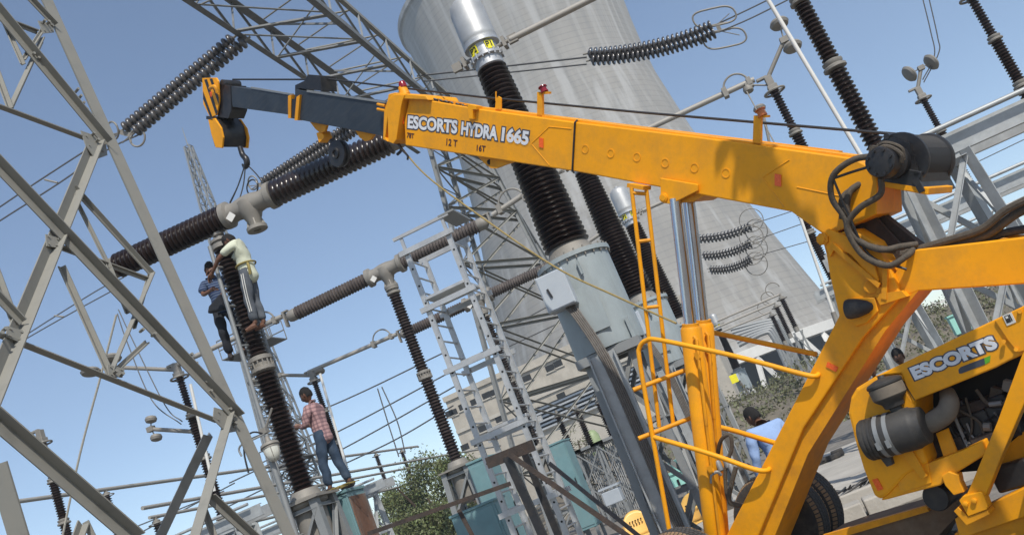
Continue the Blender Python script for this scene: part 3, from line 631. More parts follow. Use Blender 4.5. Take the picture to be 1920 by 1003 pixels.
def breaker_head(t, c, tilt, INT, rI, ex=0.0):
    """T housing, neck, two interrupters; c is the axis crossing"""
    c = V(c); ax = V((math.cos(tilt), 0, -math.sin(tilt))); ql = ax.to_track_quat('Z', 'Y'); qn = (-ax).to_track_quat('Z', 'Y')
    b = MB()
    b.lathe([(.16, -.46), (.215, -.45), (.215, -.36), (.165, -.33), (.15, -.24), (.175, -.1), (.18, .0), (.175, .1), (.15, .24), (.165, .33), (.215, .36), (.215, .45), (.16, .46)], c, ax, 28)
    b.lathe([(.20, .06), (.20, -.06), (.15, -.18), (.105, -.28), (.095, -.36), (.16, -.37), (.16, -.425), (.06, -.426), (.055, -.40)], c, (0, 0, 1), 28)
    for k in range(4):
        a = k*math.pi/2+.5; d_ = V((math.cos(a), math.sin(a), 0)); b.prism([c+d_*.08+V((0, 0, -.37)), c+d_*.15+V((0, 0, -.37)), c+d_*.10+V((0, 0, -.2))], d_.cross(V((0, 0, 1)))*.02)
    b.build("housing", M_alu, t)
    q = MB(); q.box(c+V((-.25, -.205, -.12)), (.12, .012, .12), (V((.8, .0, .6)), V((0, 1, 0)), V((-.6, 0, .8)))); q.build("tag_plate", M_white, t)
    for s_, qq in ((1, ql), (-1, qn)):
        inst("interrupter", INT, t, c+ax*(.45*s_), qq)
        e = MB(); d = ax*s_; c_ = c; c = c + d*ex
        e.lathe([(rI, 2.36), (rI*1.05, 2.38), (rI*1.05, 2.5), (rI*.9, 2.56), (rI*.5, 2.6)], c, d, 20)
        e.box(c+d*2.66+V((0, 0, -.02)), (.04, .14, .36)); e.box(c+d*2.62+V((0, 0, .16)), (.16, .10, .03))
        e.build("end_cap", M_alu, t); c = c_
# breaker column being fitted: pole of phase 1 without its head
cb = thing("breaker_column", "dark brown breaker column without its head, the one the two men cling to", "circuit breaker", (XCB, PH[0], 0), "circuit breaker poles")
breaker_support(cb, XCB, PH[0])
inst("column_insulator", COL_LO, cb, (XCB, PH[0], 2.98)); flange(cb, XCB, PH[0], 4.84, .165, .27)
inst("column_insulator", COL_UP, cb, (XCB, PH[0], 5.11))
tf = MB(); tf.lathe([(.11, 6.90), (.165, 6.92), (.165, 6.99), (.13, 7.0), (.13, 7.02), (.165, 7.03), (.165, 7.07), (.06, 7.08), (.055, 7.14), (.085, 7.15), (.085, 7.19), (.03, 7.20)], (XCB, PH[0], 0), (0, 0, 1), 24); tf.build("top_flange", M_alu, cb)
# the T head that hangs from the crane
hd = thing("breaker_head", "T-shaped breaker head with two dark ribbed interrupters hanging from the crane hook", "breaker head", (-6.15, 12.6, 7.36), "circuit breaker heads")
breaker_head(hd, (-6.15, 12.6, 7.36), R(2.6), INT_A, .165, .14)
ey = MB(); ey.torus((-5.98, 12.55, 7.58), (.3, 1, 0), .12, .012, 24, 6); ey.build("lifting_eye", M_blk, hd)
# complete poles
for i, (yy, lab) in enumerate(((PH[1], "complete brown breaker pole behind the ladder tower with dusty ribbed arms, nearer of two"), (PH[2], "complete breaker pole mostly hidden behind the ladder tower, farther of two"))):
    if i == 0:
        t = thing("circuit_breaker", lab, "circuit breaker", (XCB, 0, 0), "circuit breaker poles"); first = t
        breaker_support(t, XCB, 0)
        inst("column_insulator", COL_LO2, t, (XCB, 0, 2.98)); flange(t, XCB, 0, 4.84, .145, .22)
        inst("column_insulator", COL_UP2, t, (XCB, 0, 5.06))
        f = MB(); f.lathe([(.10, 6.88), (.155, 6.90), (.155, 6.95), (.12, 6.96), (.12, 6.99), (.155, 7.0), (.155, 7.05)], (XCB, 0, 0), (0, 0, 1), 22); f.build("top_flange", M_alu, t)
        breaker_head(t, (XCB, 0, 7.475), 0, INT_B, .135)
        t.location = (XCB, yy, 0)
    else:
        t = copy_tree(first); t.location = (XCB, yy, 0); t['label'] = lab
# ---------------- current transformers
CT_INS = lathe_mesh("insulator", sheds(.272, .335, 2.92, 40, .67, .2), M_porc, 36)
def current_transformer(y, label, x=XCT):
    t = thing("current_transformer", label, "current transformer", (x, 0, 0), "current transformers in a row")
    b = MB(); b.lathe([(.30, 3.06), (.49, 3.08), (.495, 3.14), (.49, 4.36), (.53, 4.37), (.53, 4.43), (.40, 4.44)], (x, 0, 0), (0, 0, 1), 48); b.build("tank", M_tank, t)
    b = MB()
    for k in range(24):
        a = k*2*math.pi/24; b.tube((x+.51*math.cos(a), .51*math.sin(a), 4.33), (x+.51*math.cos(a), .51*math.sin(a), 4.465), .012, n=6)
    o = b.build("flange_bolt", M_alu, t); o['kind'] = 'stuff'
    b = MB(); b.lathe([(.375, 4.43), (.36, 4.46), (.30, 4.58), (.275, 4.63)], (x, 0, 0), (0, 0, 1), 36); b.build("base_cone", M_alu, t)
    b = MB(); b.box((x, -.515, 3.62), (.40, .012, .62)); b.box((x+.12, -.53, 4.18), (.025, .06, .2)); b.box((x+.40, -.36, 3.2), (.05, .05, .3)); b.build("name_plate", M_tank, t)
    inst("insulator", CT_INS, t, (x, 0, 4.62))
    b = MB(); b.lathe([(.19, 7.52), (.21, 7.54), (.21, 7.66), (.255, 7.67), (.255, 7.71), (.215, 7.72), (.215, 7.88), (.27, 7.89), (.27, 7.94)], (x, 0, 0), (0, 0, 1), 32)
    for k in range(16):
        a = k*2*math.pi/16; b.tube((x+.245*math.cos(a), .245*math.sin(a), 7.64), (x+.245*math.cos(a), .245*math.sin(a), 7.74), .013, n=6)
    b.build("head_ring", M_alub, t)
    b = MB(); b.lathe([(.265, 7.945), (.262, 7.99), (.268, 8.0), (.262, 8.05), (.258, 8.50), (.235, 8.62), (.16, 8.69), (.05, 8.71), (.05, 8.74), (.03, 8.76)], (x, 0, 0), (0, 0, 1), 36); b.build("dome", M_dome, t)
    for s_ in (-1, 1):
        b = MB(); b.tube((x+s_*.2, 0, 7.79), (x+s_*.42, 0, 7.79), .032, n=10); b.box((x+s_*.46, 0, 7.79), (.14, .06, .13)); b.box((x+s_*.33, 0, 7.79), (.05, .16, .16)); b.build("terminal", M_alu, t)
    b = MB(); b.box((x, 0, 3.02), (1.0, .10, .10))
    for s_ in (-1, 1): b.box((x, s_*.40, 3.01), (.9, .09, .12)); b.box((x+s_*.41, 0, 3.01), (.09, .74, .12))
    b.build("base_frame", M_galv, t)
    for sx, sy in ((-1, -1), (1, -1), (1, 1), (-1, 1)):
        member(t, (x+sx*.36, sy*.36, 0), (x+sx*.30, sy*.30, 2.97), .10, M_galv, 'leg')
    q = lambda z: .36-.06*z/3
    for z0, z1 in ((.1, 1.05), (1.05, 2.0), (2.0, 2.93)):
        for (a, c), (d, e) in (((-1, -1), (1, -1)), ((1, -1), (1, 1)), ((1, 1), (-1, 1)), ((-1, 1), (-1, -1))):
            member(t, (x+a*q(z0), c*q(z0), z0), (x+d*q(z1), e*q(z1), z1), .065, M_galv, 'brace'); member(t, (x+d*q(z0), e*q(z0), z0), (x+a*q(z1), c*q(z1), z1), .065, M_galv, 'brace')
            member(t, (x+a*q(z0), c*q(z0), z0), (x+d*q(z0), e*q(z0), z0), .065, M_galv, 'strut')
    # control box and its cables on a wide vertical channel
    bc = V((x-.27, -.56, 4.0))
    b = MB(); b.box(bc, (.40, .30, .50)); o = b.build("control_box", M_panel, t, bevel=.012)
    b = MB(); b.box(bc+V((0, -.155, 0)), (.365, .012, .465)); dr = b.build("door", M_panel, o, bevel=.004)
    h = MB(); h.bar(bc+V((-.09, -.17, .05)), bc+V((-.07, -.17, -.07)), .028, .03); h.build("handle", M_blk, o)
    b = MB(); b.box((x-.04, -.66, 1.5), (.36, .025, 3.0)); b.box((x-.21, -.70, 1.5), (.02, .10, 3.0)); b.box((x+.13, -.70, 1.5), (.02, .10, 3.0)); b.build("cable_channel", M_galvb, t)
    cb_ = MB()
    for k in range(5):
        o_ = k*.026
        cb_.pipe([bc+V((.02+o_, -.02+o_*.4, -.24)), bc+V((.08+o_, -.07, -.42)), V((x-.09+o_, -.68, 3.1)), V((x-.05+o_, -.69, 2.6)), V((x-.045+o_, -.685, 1.2)), V((x-.04+o_, -.685, .0))], .0125, 7, 5)
    cb_.build("cable_bundle", M_cable, t)
    return t
def txt(body, size, m, parent, pos, xdir, ydir, extrude=.002, offset=0.0, name="lettering", align='CENTER', stretch=1.0, spacing=1.0):
    c = bpy.data.curves.new(name, 'FONT'); c.body = body; c.size = size; c.extrude = extrude; c.offset = offset; c.align_x = align; c.align_y = 'CENTER'; c.space_character = spacing
    c.resolution_u = 4
    tmp = bpy.data.objects.new("tmp", c); COL.objects.link(tmp)
    dg = bpy.context.evaluated_depsgraph_get(); me = bpy.data.meshes.new_from_object(tmp.evaluated_get(dg)); bpy.data.objects.remove(tmp)
    root = parent
    while root.parent: root = root.parent
    xd = V(xdir).normalized(); zd = xd.cross(V(ydir)).normalized(); yd = zd.cross(xd); M = Matrix((xd*stretch, yd, zd)).transposed().to_4x4(); M.translation = V(pos)-V(root.location)
    me.transform(M); me.materials.clear(); me.materials.append(m); me.name = name
    ob = bpy.data.objects.new(name, me); COL.objects.link(ob); ob.parent = parent
    return ob
ct1 = current_transformer(0, "current transformer with aluminium dome directly behind the boom, nearest and tallest looking")
for k, (s_, a) in enumerate((("P1", R(-52)), ("P2", R(-118)))):
    p = V((XCT+.222*math.cos(a), .222*math.sin(a), 7.80)); tan = V((-math.sin(a), math.cos(a), 0)); nn = V((math.cos(a), math.sin(a), 0))
    pl = MB(); pl.box(p, (.13, .012, .13), (tan, nn, V((0, 0, 1)))); po = pl.build("terminal_plate", M_ylid, ct1)
    txt(s_, .12, M_blk, po, p+nn*.01, tan, (0, 0, 1), .002, .002)
ct1.location = (XCT, PH[0], 0)
for yy, lab in ((PH[1], "second current transformer from the camera, just left of the orange hanging ladder"), (PH[2], "third current transformer from the camera, right of the orange hanging ladder")):
    c = copy_tree(ct1); c.location = (XCT, yy, 0); c['label'] = lab
pf = atZ(1381, 690, 4.62)
c4 = copy_tree(ct1); c4.location = (pf.x, pf.y, 0); c4['label'] = "farthest current transformer seen between the crane mast and cylinders, with a bright yellow cover"
yb = MB(); yb.box((pf.x-.43, pf.y-.72, 4.0), (.5, .06, .58)); yb.build("yellow_cover", M_ylid, c4, bevel=.01)
# ---------------- isolator posts
SEC = [(3.96, 5.24, .088, .128), (5.40, 6.28, .082, .118), (6.42, 7.32, .062, .095)]
SECM = [lathe_mesh("post_insulator", sheds(a, b, z1-z0, int((z1-z0)/.062), 1.0), M_porc, 20) for z0, z1, a, b in SEC]
def isolator_post(x, y, label, group="isolator posts", proto=[None]):
    if proto[0] is None:
        t = thing("isolator_post", label, "isolator post", (0, 0, 0), group)
        for (z0, z1, a, b), me in zip(SEC, SECM): inst("insulator", me, t, (0, 0, z0))
        for z, r, h in ((3.84, .13, .12), (5.24, .125, .16), (6.28, .115, .14)):
            f = MB(); f.lathe([(r*.8, z), (r*1.25, z+h*.15), (r*1.25, z+h*.35), (r*.95, z+h*.5), (r*1.1, z+h*.7), (r*1.1, z+h*.85), (r*.7, z+h)], (0, 0, 0), (0, 0, 1), 20); f.build("flange", M_alu, t)
        h_ = MB(); h_.box((0, 0, 7.38), (.2, .2, .12)); h_.box((0, 0, 7.54), (.15, .15, .22)); h_.box((-.12, 0, 7.66), (.22, .1, .06)); h_.build("head_block", M_alu, t, bevel=.012)
        r_ = MB(); r_.torus((0, 0, 7.30), (0, 0, 1), .205, .025, 28, 8); r_.tube((-.2, 0, 7.30), (.2, 0, 7.30), .015, n=6); r_.build("corona_ring", M_alu, t)
        proto[0] = t
    else: t = copy_tree(proto[0])
    t.location = (x, y, 0); t['label'] = label
    return t
def post_arm(t, pts, r, discs, dr=.20, ax=(.05, .22, 1)):
    b = MB(); b.pipe(pts, r, 10); b.box(pts[-1], (.16, .14, .12)); a = b.build("contact_arm", M_alu, t)
    for i, d in enumerate(discs):
        q = MB(); q.lathe([(.02, -.085), (dr*.45, -.08), (dr*.86, -.055), (dr, 0), (dr*.86, .055), (dr*.45, .08), (.02, .085)], d, ax, 24); q.tube(pts[-1], d, .015, n=6); q.build("shield_disc", M_alu, a)
pA = isolator_post(XI1, PH[0], "stoutest isolator post rising from behind the black winch at the right")
pB = isolator_post(XI1, PH[1], "isolator post above the orange-lamp bracket with an upright arm and two shield discs")
pC = isolator_post(XI1, PH[2], "isolator post seen below the boom beside the mast pivot, behind the crane")
pD = isolator_post(XI2, PH[1], "isolator post cut by the upper right corner of the picture")
pE = isolator_post(XI2, PH[2], "isolator post with two pale shield discs in the sky above the winch")
y = PH[1]; post_arm(pB, [V((XI1, y, 7.62)), atY(1470, 76, y)], .045, [atY(1461, 45, y), atY(1486, 88, y)], .2)
post_arm(pB, [V((XI1, y, 7.45)), atY(1405, 160, y)], .018, [atY(1403, 168, y)], .11)
y = PH[2]; post_arm(pE, [V((XI2, y, 7.62)), atY(1727, 128, y)], .05, [atY(1705, 139, y), atY(1746, 117, y)], .24, (1, .25, .35))
post_arm(pC, [V((XI1, y, 7.62)), atY(1430, 210, y)], .04, [atY(1424, 204, y)], .18)
lp2 = isolator_post(XL1, PH[1], "left isolator post behind the lattice tower leg, nearer of two with shield discs")
lp3 = isolator_post(XL1, PH[2], "left isolator post right behind the man in the plaid shirt")
lp1 = isolator_post(XL2, PH[1], "isolator post at the far left edge behind the thick lower diagonal")
y = PH[1]; post_arm(lp2, [V((XL1, y, 7.5)), atY(208, 688, y)], .05, [atY(170, 697, y), atY(209, 672, y)], .24)
post_arm(lp2, [V((XL1+.0, y, 5.95)), atY(283, 804, y)], .05, [atY(283, 786, y), atY(293, 820, y)], .14)
y = PH[2]; post_arm(lp3, [V((XL1, y, 7.5)), atY(525, 703, y)], .055, [atY(478, 716, y)], .24)
post_arm(lp3, [V((XL1, y, 7.55)), atY(592, 700, y)], .03, [atY(599, 696, y)], .17)
# support frames under the isolators (lattice columns, twin beams)
def isolator_frame(x0, x1, y, label):
    t = thing("isolator_support", label, "steel frame", ((x0+x1)/2, y, 0), "isolator support frames")
    for yo in (-.36, .36):
        b = MB(); L_ = (x0-.6, x1+1.2)
        b.box(((L_[0]+L_[1])/2, y+yo, 3.68), (L_[1]-L_[0], .012, .26)); b.box(((L_[0]+L_[1])/2, y+yo+.04, 3.805), (L_[1]-L_[0], .09, .012)); b.box(((L_[0]+L_[1])/2, y+yo+.04, 3.555), (L_[1]-L_[0], .09, .012)); b.build("beam", M_galvb, t, smooth=False)
    b = MB(); b.tube((x0-.4, y-.5, 3.88), (x1+1.0, y-.5, 3.88), .035, n=10); b.build("drive_tube", M_galvb, t)
    for xc in (x0+.1, x1+.1):
        for sx, sy in ((-1, -1), (1, -1), (1, 1), (-1, 1)):
            member(t, (xc+sx*.5, y+sy*.5, 0), (xc+sx*.36, y+sy*.36, 3.54), .14, M_galvb, 'leg', (sx, sy, 0))
        q = lambda z: .5-.14*z/3.54
        for z0, z1 in ((.1, 1.25), (1.25, 2.4), (2.4, 3.5)):
            for (a, c), (d, e) in (((-1, -1), (1, -1)), ((1, -1), (1, 1)), ((1, 1), (-1, 1)), ((-1, 1), (-1, -1))):
                member(t, (xc+a*q(z0), y+c*q(z0), z0), (xc+d*q(z1), y+e*q(z1), z1), .07, M_galvb, 'brace')
                member(t, (xc+a*q(z1), y+c*q(z1), z1), (xc+d*q(z1), y+e*q(z1), z1), .07, M_galvb, 'strut')
    return t
isolator_frame(XI1+.35, XI2+.3, PH[0], "galvanised isolator support frame right behind the black winch, nearest of the three at right")
isolator_frame(XI1, XI2, PH[1], "galvanised isolator support frame at the right, middle of the three in depth")
isolator_frame(XI1, XI2, PH[2], "galvanised isolator support frame at the right, farthest of the three")
for yy, lab in ((PH[1], "isolator support frame low at the left behind the tower legs, nearer one"), (PH[2], "isolator support frame behind the man on the cabinet, farther one")): isolator_frame(XL2, XL1, yy, lab)
# unseen post added beside the camera so its head shades the boom
isolator_post(2.36, 5.9, "isolator post added unseen outside the frame at right to shade the boom")
pp0 = thing("post_support", "slim tubular support of the unseen isolator post added beside the camera", "pole", (2.36, 5.9, 0))
MB().tube((2.36, 5.9, 0), (2.36, 5.9, 3.82), .09, n=16).build("pole", M_galv, pp0); MB().box((2.36, 5.9, 3.83), (.4, .4, .03)).build("cap_plate", M_galv, pp0)
# ---------------- rigid buses
def bus(label, pts, r=.055, loop=None):
    t = thing("bus_tube", label, "bus tube", pts[0], "rigid aluminium bus tubes")
    MB().pipe(pts, r, 14).build("tube", M_bus, t)
    if loop:
        c, rr = loop; MB().torus(c, (0, 1, 0), rr, .022, 18, 8, -.1, math.pi+.4).build("expansion_loop", M_alu, t)
        MB().box(V(c)+V((-rr, 0, -.03)), (.1, .2, .2)).build("clamp", M_alu, t)
        MB().box(V(c)+V((rr, 0, -.03)), (.09, .16, .16)).build("clamp", M_alu, t)
    return t
bus("bus tube from aluminium dome's base leaving the top of the picture", [(XCT+.42, PH[0], 7.79), (XI1-.1, PH[0], 7.72)], .05)
bus("bus tube from the second current transformer up to the isolator post with discs", [(XCT+.42, PH[1], 7.79), (XI1-.25, PH[1], 7.72)], .06, ((XI1-.62, PH[1], 7.76), .26))
bus("bus tube behind the orange ladder from the third current transformer", [(XCT+.42, PH[2], 7.79), (XI1-.25, PH[2], 7.72)], .055, ((XI1-.62, PH[2], 7.76), .26))
bus("short bus tube with a loop between the ladder tower top and nearest transformer column", [(XCB+2.75, PH[1], 7.55), (XCT-.42, PH[1], 7.79)], .06, ((XCB+3.25, PH[1], 7.62), .30))
bus("short bus tube behind the transformer tank, far phase", [(XCB+2.75, PH[2], 7.5), (XCT-.42, PH[2], 7.79)], .055)
bus("bus tube passing behind the men on the column, with a strap loop", [(XL1-.1, PH[1], 7.62), (XCB-2.72, PH[1], 7.56)], .06, ((XCB-3.2, PH[1], 7.58), .28))
bus("bus tube above the man in plaid ending in a strap loop at the breaker column", [(XL1-.1, PH[2], 7.65), (XCB-2.72, PH[2], 7.56)], .06, ((XCB-3.2, PH[2], 7.60), .30))
# low bus along the row at the far left with its short posts
XF = -24
f0, f1, f2, f3 = atX(15, 942, XF), atX(430, 880, XF), atX(640, 862, XF), atX(765, 848, XF)
zb = f0.z
bus("long low bus tube running away behind the left tower", [V((XF, f0.y, zb)), V((XF, f3.y+2, zb))], .075)
lo1, lo2 = atX(280, 970, XF+3), atX(240, 985, XF+2)
bus("lower bus tube of the far row, second from top", [V((XF+3, lo1.y, lo1.z)), V((XF+3, 60, lo1.z))], .06)
bus("lower bus tube of the far row, lowest", [V((XF+6, 24, lo1.z-.3)), V((XF+6, 60, lo1.z-.3))], .06)
bus("lower bus tube of the far row, third from top", [V((XF+4, 24, lo1.z-1.1)), V((XF+4, 66, lo1.z-1.1))], .06)
FPM = lathe_mesh("post_insulator", sheds(.09, .15, 1.5, 17, 1.0), M_porcm, 16)
def small_post(x, y, z, label, group):
    t = thing("post_insulator", label, "post insulator", (x, y, 0), group)
    inst("insulator", FPM, t, (x, y, z-1.75)); MB().lathe([(.10, z-.25), (.14, z-.22), (.14, z-.15), (.06, z-.1), (.06, z+.02)], (x, y, 0), (0, 0, 1), 12).build("cap", M_alu, t)
    MB().torus((x, y, z-.25), (0, 0, 1), .26, .02, 20, 6).build("corona_ring", M_alu, t)
    MB().lathe([(.13, z-2.0), (.13, z-1.75)], (x, y, 0), (0, 0, 1), 12).build("flange", M_alu, t)
    p = MB()
    for sx in (-1, 1):
        for sy in (-1, 1): p.angle((x+sx*.3, y+sy*.3, 0), (x+sx*.16, y+sy*.16, z-2.0), .08)
    for k in range(3):
        a = (z-2.0)*k/3; b = (z-2.0)*(k+1)/3
        p.angle((x-.28, y-.28, a), (x+.25, y-.25, b), .05); p.angle((x+.28, y-.28, a), (x-.25, y-.25, b), .05)
    p.build("support", M_galv, t, smooth=False)
for (u, v, lab) in [(197, 918, "short bus post under the long low bus, leftmost"), (706, 855, "short bus post under the long low bus, left of the trees"), (754, 848, "short bus post under the long low bus, at its far end by the trees")]:
    p = atX(u, v, XF); small_post(XF, p.y, zb, lab, "short posts under the low bus")
p = atX(290, 968, XF+3); small_post(XF+3, p.y, lo1.z, "short post with a loop under the second low bus", "short posts under the low bus")
# ---------------- tall control cabinets
def cabinet(label, corners, z0, z1, m, m2=None, group="outdoor control cabinets", doors=True):
    a, b, c = [V(p) for p in corners]     # front-left, front-right, back-right (plan)
    d = a+(c-b); t = thing("control_cabinet", label, "cabinet", (a.x, a.y, 0), group)
    q = lambda p, z: V((p.x, p.y, z))
    bo = MB(); bo.hexa([q(a, z0), q(b, z0), q(c, z0), q(d, z0), q(a, z1), q(b, z1), q(c, z1), q(d, z1)]); bo.build("body", m, t, bevel=.01)
    ctr = (a+c)/2; gr = lambda p: q(ctr+(p-ctr)*1.07, 0)
    lid = MB(); lid.hexa([gr(a)+UP*z1, gr(b)+UP*z1, gr(c)+UP*z1, gr(d)+UP*z1, gr(a)+UP*(z1+.05), gr(b)+UP*(z1+.05), gr(c)+UP*(z1+.05), gr(d)+UP*(z1+.05)]); lid.build("lid", m, t, bevel=.01)
    for (p0, p1, mm) in ((a, b, m), (b, c, m2 or m)):
        e = (p1-p0); nrm = V((e.y, -e.x, 0)).normalized(); L_ = e.length; eu = e.normalized()
        pn = MB(); pn.box(q(p0+e*.5+nrm*.008, (z0+z1)/2), (L_*.9, .02, (z1-z0)*.94), (eu, nrm, UP)); dr = pn.build("door", mm, t, bevel=.006)
        h = MB(); h.box(q(p0+e*.88+nrm*.035, (z0+z1)/2+.1), (.025, .03, .16), (eu, nrm, UP)); h.build("handle", M_blk, dr)
    for p in (a, b, c, d):
        MB().box(q(ctr+(p-ctr)*.85, z0/2), (.08, .08, z0)).build("leg", M_galv, t)
    return t
zc = 2.83
k1, k2, k3 = atZ(600, 938, zc), atZ(650, 916, zc), atZ(686, 907, zc)
k1, k2, k3 = V((-7.05, 13.1, zc)), V((-6.43, 13.1, zc)), V((-6.43, 13.72, zc))
cabinet("tall cabinet with a rust-streaked side that the man in plaid stands on", (k1, k2, k3), .35, zc-.05, M_teal, M_tealr)
c0 = V((-6.45, 18.75, 0)); cabinet("tall teal cabinet right behind the farther breaker's base", (c0, c0+V((.42, 0, 0)), c0+V((.42, .8, 0))), .4, 2.78, M_teal)
c0 = V((-6.4, 25.3, 0)); cabinet("tall teal cabinet standing right of the ladder tower before the low lattice stands", (c0, c0+V((.5, 0, 0)), c0+V((.5, .8, 0))), .4, 2.78, M_teal)
pz_ = atY(893, 950, 17.2); cabinet("short teal cabinet with a buff notice plate at the bottom middle", (V((pz_.x-.55, 17.2, 0)), V((pz_.x+.35, 17.2, 0)), V((pz_.x+.35, 17.9, 0))), .3, pz_.z-.02, M_teal)
# ================================================================== THE PICK-AND-CARRY CRANE
Q0 = V((-1.9, 10.16, 0)); CH = V((-.8744, .4852, 0)).normalized(); CN = V((-.4852, -.8744, 0)).normalized()
def L(s, n, z): return Q0 + CH*s + CN*n + UP*z
def CP(u, v, n=0.0): return hit(u, v, Q0 + CN*n, CN)
def plate(name, px, n0, n1, m, parent, bevel=0.0, **kw):
    return MB().prism([CP(u, v, n0) for u, v in px], CN*(n1-n0)).build(name, m, parent, bevel=bevel, **kw)
def on(p, n):   # same side-view place, moved across the crane to offset n
    p = V(p); return p + CN*(n - (p-Q0).dot(CN))
CR = thing("mobile_crane", "yellow pick-and-carry crane with its long lettered boom raised to the upper left", "crane", L(-2, -.2, 0))
eb = V(CH*math.cos(R(37)) + UP*math.sin(R(37)))        # along the boom
ub = V(-CH*math.sin(R(37)) + UP*math.cos(R(37)))       # up across the boom
BW = .40
# --- boom
boom = plate("boom_base", [(768, 182), (900, 205), (1075, 229), (1300, 256), (1600, 297), (1640, 318), (1645, 340), (1643, 402), (1600, 420), (1560, 440), (1540, 437), (1483, 397), (1080, 322), (760, 273), (758, 230)], 0, -BW, M_yel, CR, bevel=.012)
plate("boom_lip", [(900, 201), (1075, 224), (1420, 268), (1600, 292), (1600, 297), (1420, 273), (1075, 229), (900, 205)], -.05, -BW+.05, M_yel, CR)
plate("boom_lip", [(880, 197), (1580, 283), (1580, 291), (880, 204)], -BW-.02, -BW+.06, M_yel, CR)
st_ = plate("boom_section", [(555, 168), (725, 193), (722, 256), (545, 222)], -.035, -BW+.035, M_boomdk, CR, bevel=.01)
plate("boom_section", [(428, 161), (548, 180), (545, 216), (436, 201)], -.07, -BW+.07, M_boomdk, CR, bevel=.008)
plate("rail_strip", [(470, 163), (548, 176), (548, 179), (470, 166)], -.06, -.09, M_galv, CR)
plate("rail_strip", [(575, 169), (722, 191), (722, 194), (575, 173)], -.02, -.06, M_galv, CR)
# nose collar of the base section: two plates and a cover
plate("nose_plate", [(720, 208), (727, 187), (738, 177), (741, 179), (731, 190), (728, 208), (722, 258), (727, 266), (718, 262)], .07, -BW-.07, M_yel, CR, bevel=.006)
plate("nose_plate", [(726, 203), (732, 188), (741, 178), (759, 178), (754, 190), (751, 205), (743, 262), (737, 270), (728, 266)], .075, -BW-.075, M_yel, CR, bevel=.006)
plate("nose_cover", [(726, 190), (728, 177), (739, 174), (798, 180), (803, 188), (759, 186), (736, 196), (727, 206), (722, 204)], .066, -BW-.066, M_yel, CR, bevel=.01)
plate("nose_block", [(722, 262), (728, 200), (738, 200), (735, 266)], .015, -BW-.015, M_yelr, CR)
# collar of the next section, with hanging rope bracket on top
for px in ([(540, 180), (546, 178), (545, 222), (540, 222)], [(556, 182), (562, 178), (558, 226), (552, 226)]): plate("collar_rib", px, .0, -BW-.0, M_yelr, CR)
plate("collar_block", [(546, 186), (558, 186), (555, 222), (545, 221)], -.01, -BW+.01, M_blk, CR)
plate("rope_bracket", [(553, 168), (553, 160), (570, 152), (577, 140), (600, 142), (603, 171), (577, 168), (560, 166), (560, 183), (553, 182)], -.05, -.32, M_blk, CR, bevel=.006)
# head: striped cheek plates, sheaves, top roller
HP = [(379, 147), (405, 146), (409, 153), (411, 190), (406, 216), (394, 221), (381, 196)]
for n0 in (-.02, -.38):
    ck = plate("head_cheek", HP, n0, n0-.025, M_yel, CR, bevel=.004)
    if n0 > -.1:
        for a in ([(383, 150), (388, 149), (408, 210), (405, 216)], [(393, 148), (398, 147.5), (410, 184), (410, 196)], [(381, 172), (381, 186), (394, 219), (398, 219)], ):
            MB().prism([CP(u, v, n0+.003) for u, v in a], CN*.002).build("hazard_stripe", M_blk, ck)
        plate("reflector", [(393, 173), (397, 172), (397, 182), (393, 183)], n0+.005, n0, M_refl, ck)
        MB().pipe([CP(394, 166, .03), CP(399, 163, .05), CP(404, 164, .05), CP(408, 175, .03)], .03, 8, 4).build("guide_horn", M_yelr, ck)
sv = MB()
for n0 in (-.10, -.17, -.24, -.31): sv.lathe([(.05, -.03), (.17, -.03), (.15, -.012), (.15, .012), (.17, .03), (.05, .03)], on(CP(415, 180), n0), CN, 20)
sv.build("head_sheave", M_blk, CR)
plate("head_block", [(408, 158), (432, 160), (434, 206), (428, 222), (408, 220)], -.06, -.34, M_blk, CR)
MB().tube(on(CP(410, 158), -.06), on(CP(410, 158), -.36), .075, n=16).build("top_roller", M_blk, CR)
# hook block hanging from the head, hook
hbk = MB(); 
cb0 = on(CP(421, 245), -.2)
cheek = [(390, 224), (402, 222), (414, 240), (418, 258), (416, 278), (404, 277), (396, 252)]
p_ = [CP(u, v, .03) for u, v in cheek]
hk = MB().prism(p_, CN*-.03).build("hook_block", M_yel, CR, bevel=.005)
MB().prism([on(q, -.42) for q in p_], CN*-.03).build("block_cheek", M_yel, hk, bevel=.005)
MB().prism([q for q in [CP(401, 219, .0), CP(413, 236, .0), CP(418, 258, .0), CP(416, 276, .0), CP(403, 275, .0), CP(395, 248, .0)]], CN*-.42).build("block_core", M_blk, hk)
MB().box(on(CP(396, 222), -.2), (.20, .46, .05), (eb, CN, ub)).build("block_crown", M_blk, hk)
for n0 in (-.068, -.36): MB().lathe([(.02, -.01), (.055, -.008), (.055, .012), (.02, .016)], on(CP(402, 245), n0+.03), CN, 14).build("sheave_pin", M_yelr, hk)
hp = on(CP(430, 280), -.2)
MB().pipe([hp+UP*.04, hp-UP*.10, hp-UP*.2+CH*-.05, hp-UP*.28+CH*-.03, hp-UP*.3+CH*.05, hp-UP*.22+CH*.09], [.04, .045, .05, .05, .035, .015], 10, 4).build("hook", M_blk, hk)
rp = MB()
for n0 in (-.13, -.2, -.27): rp.tube(on(CP(413, 205), n0), on(CP(405, 226), n0), .011, n=6)
rp.build("hoist_rope", M_steelrope, CR)
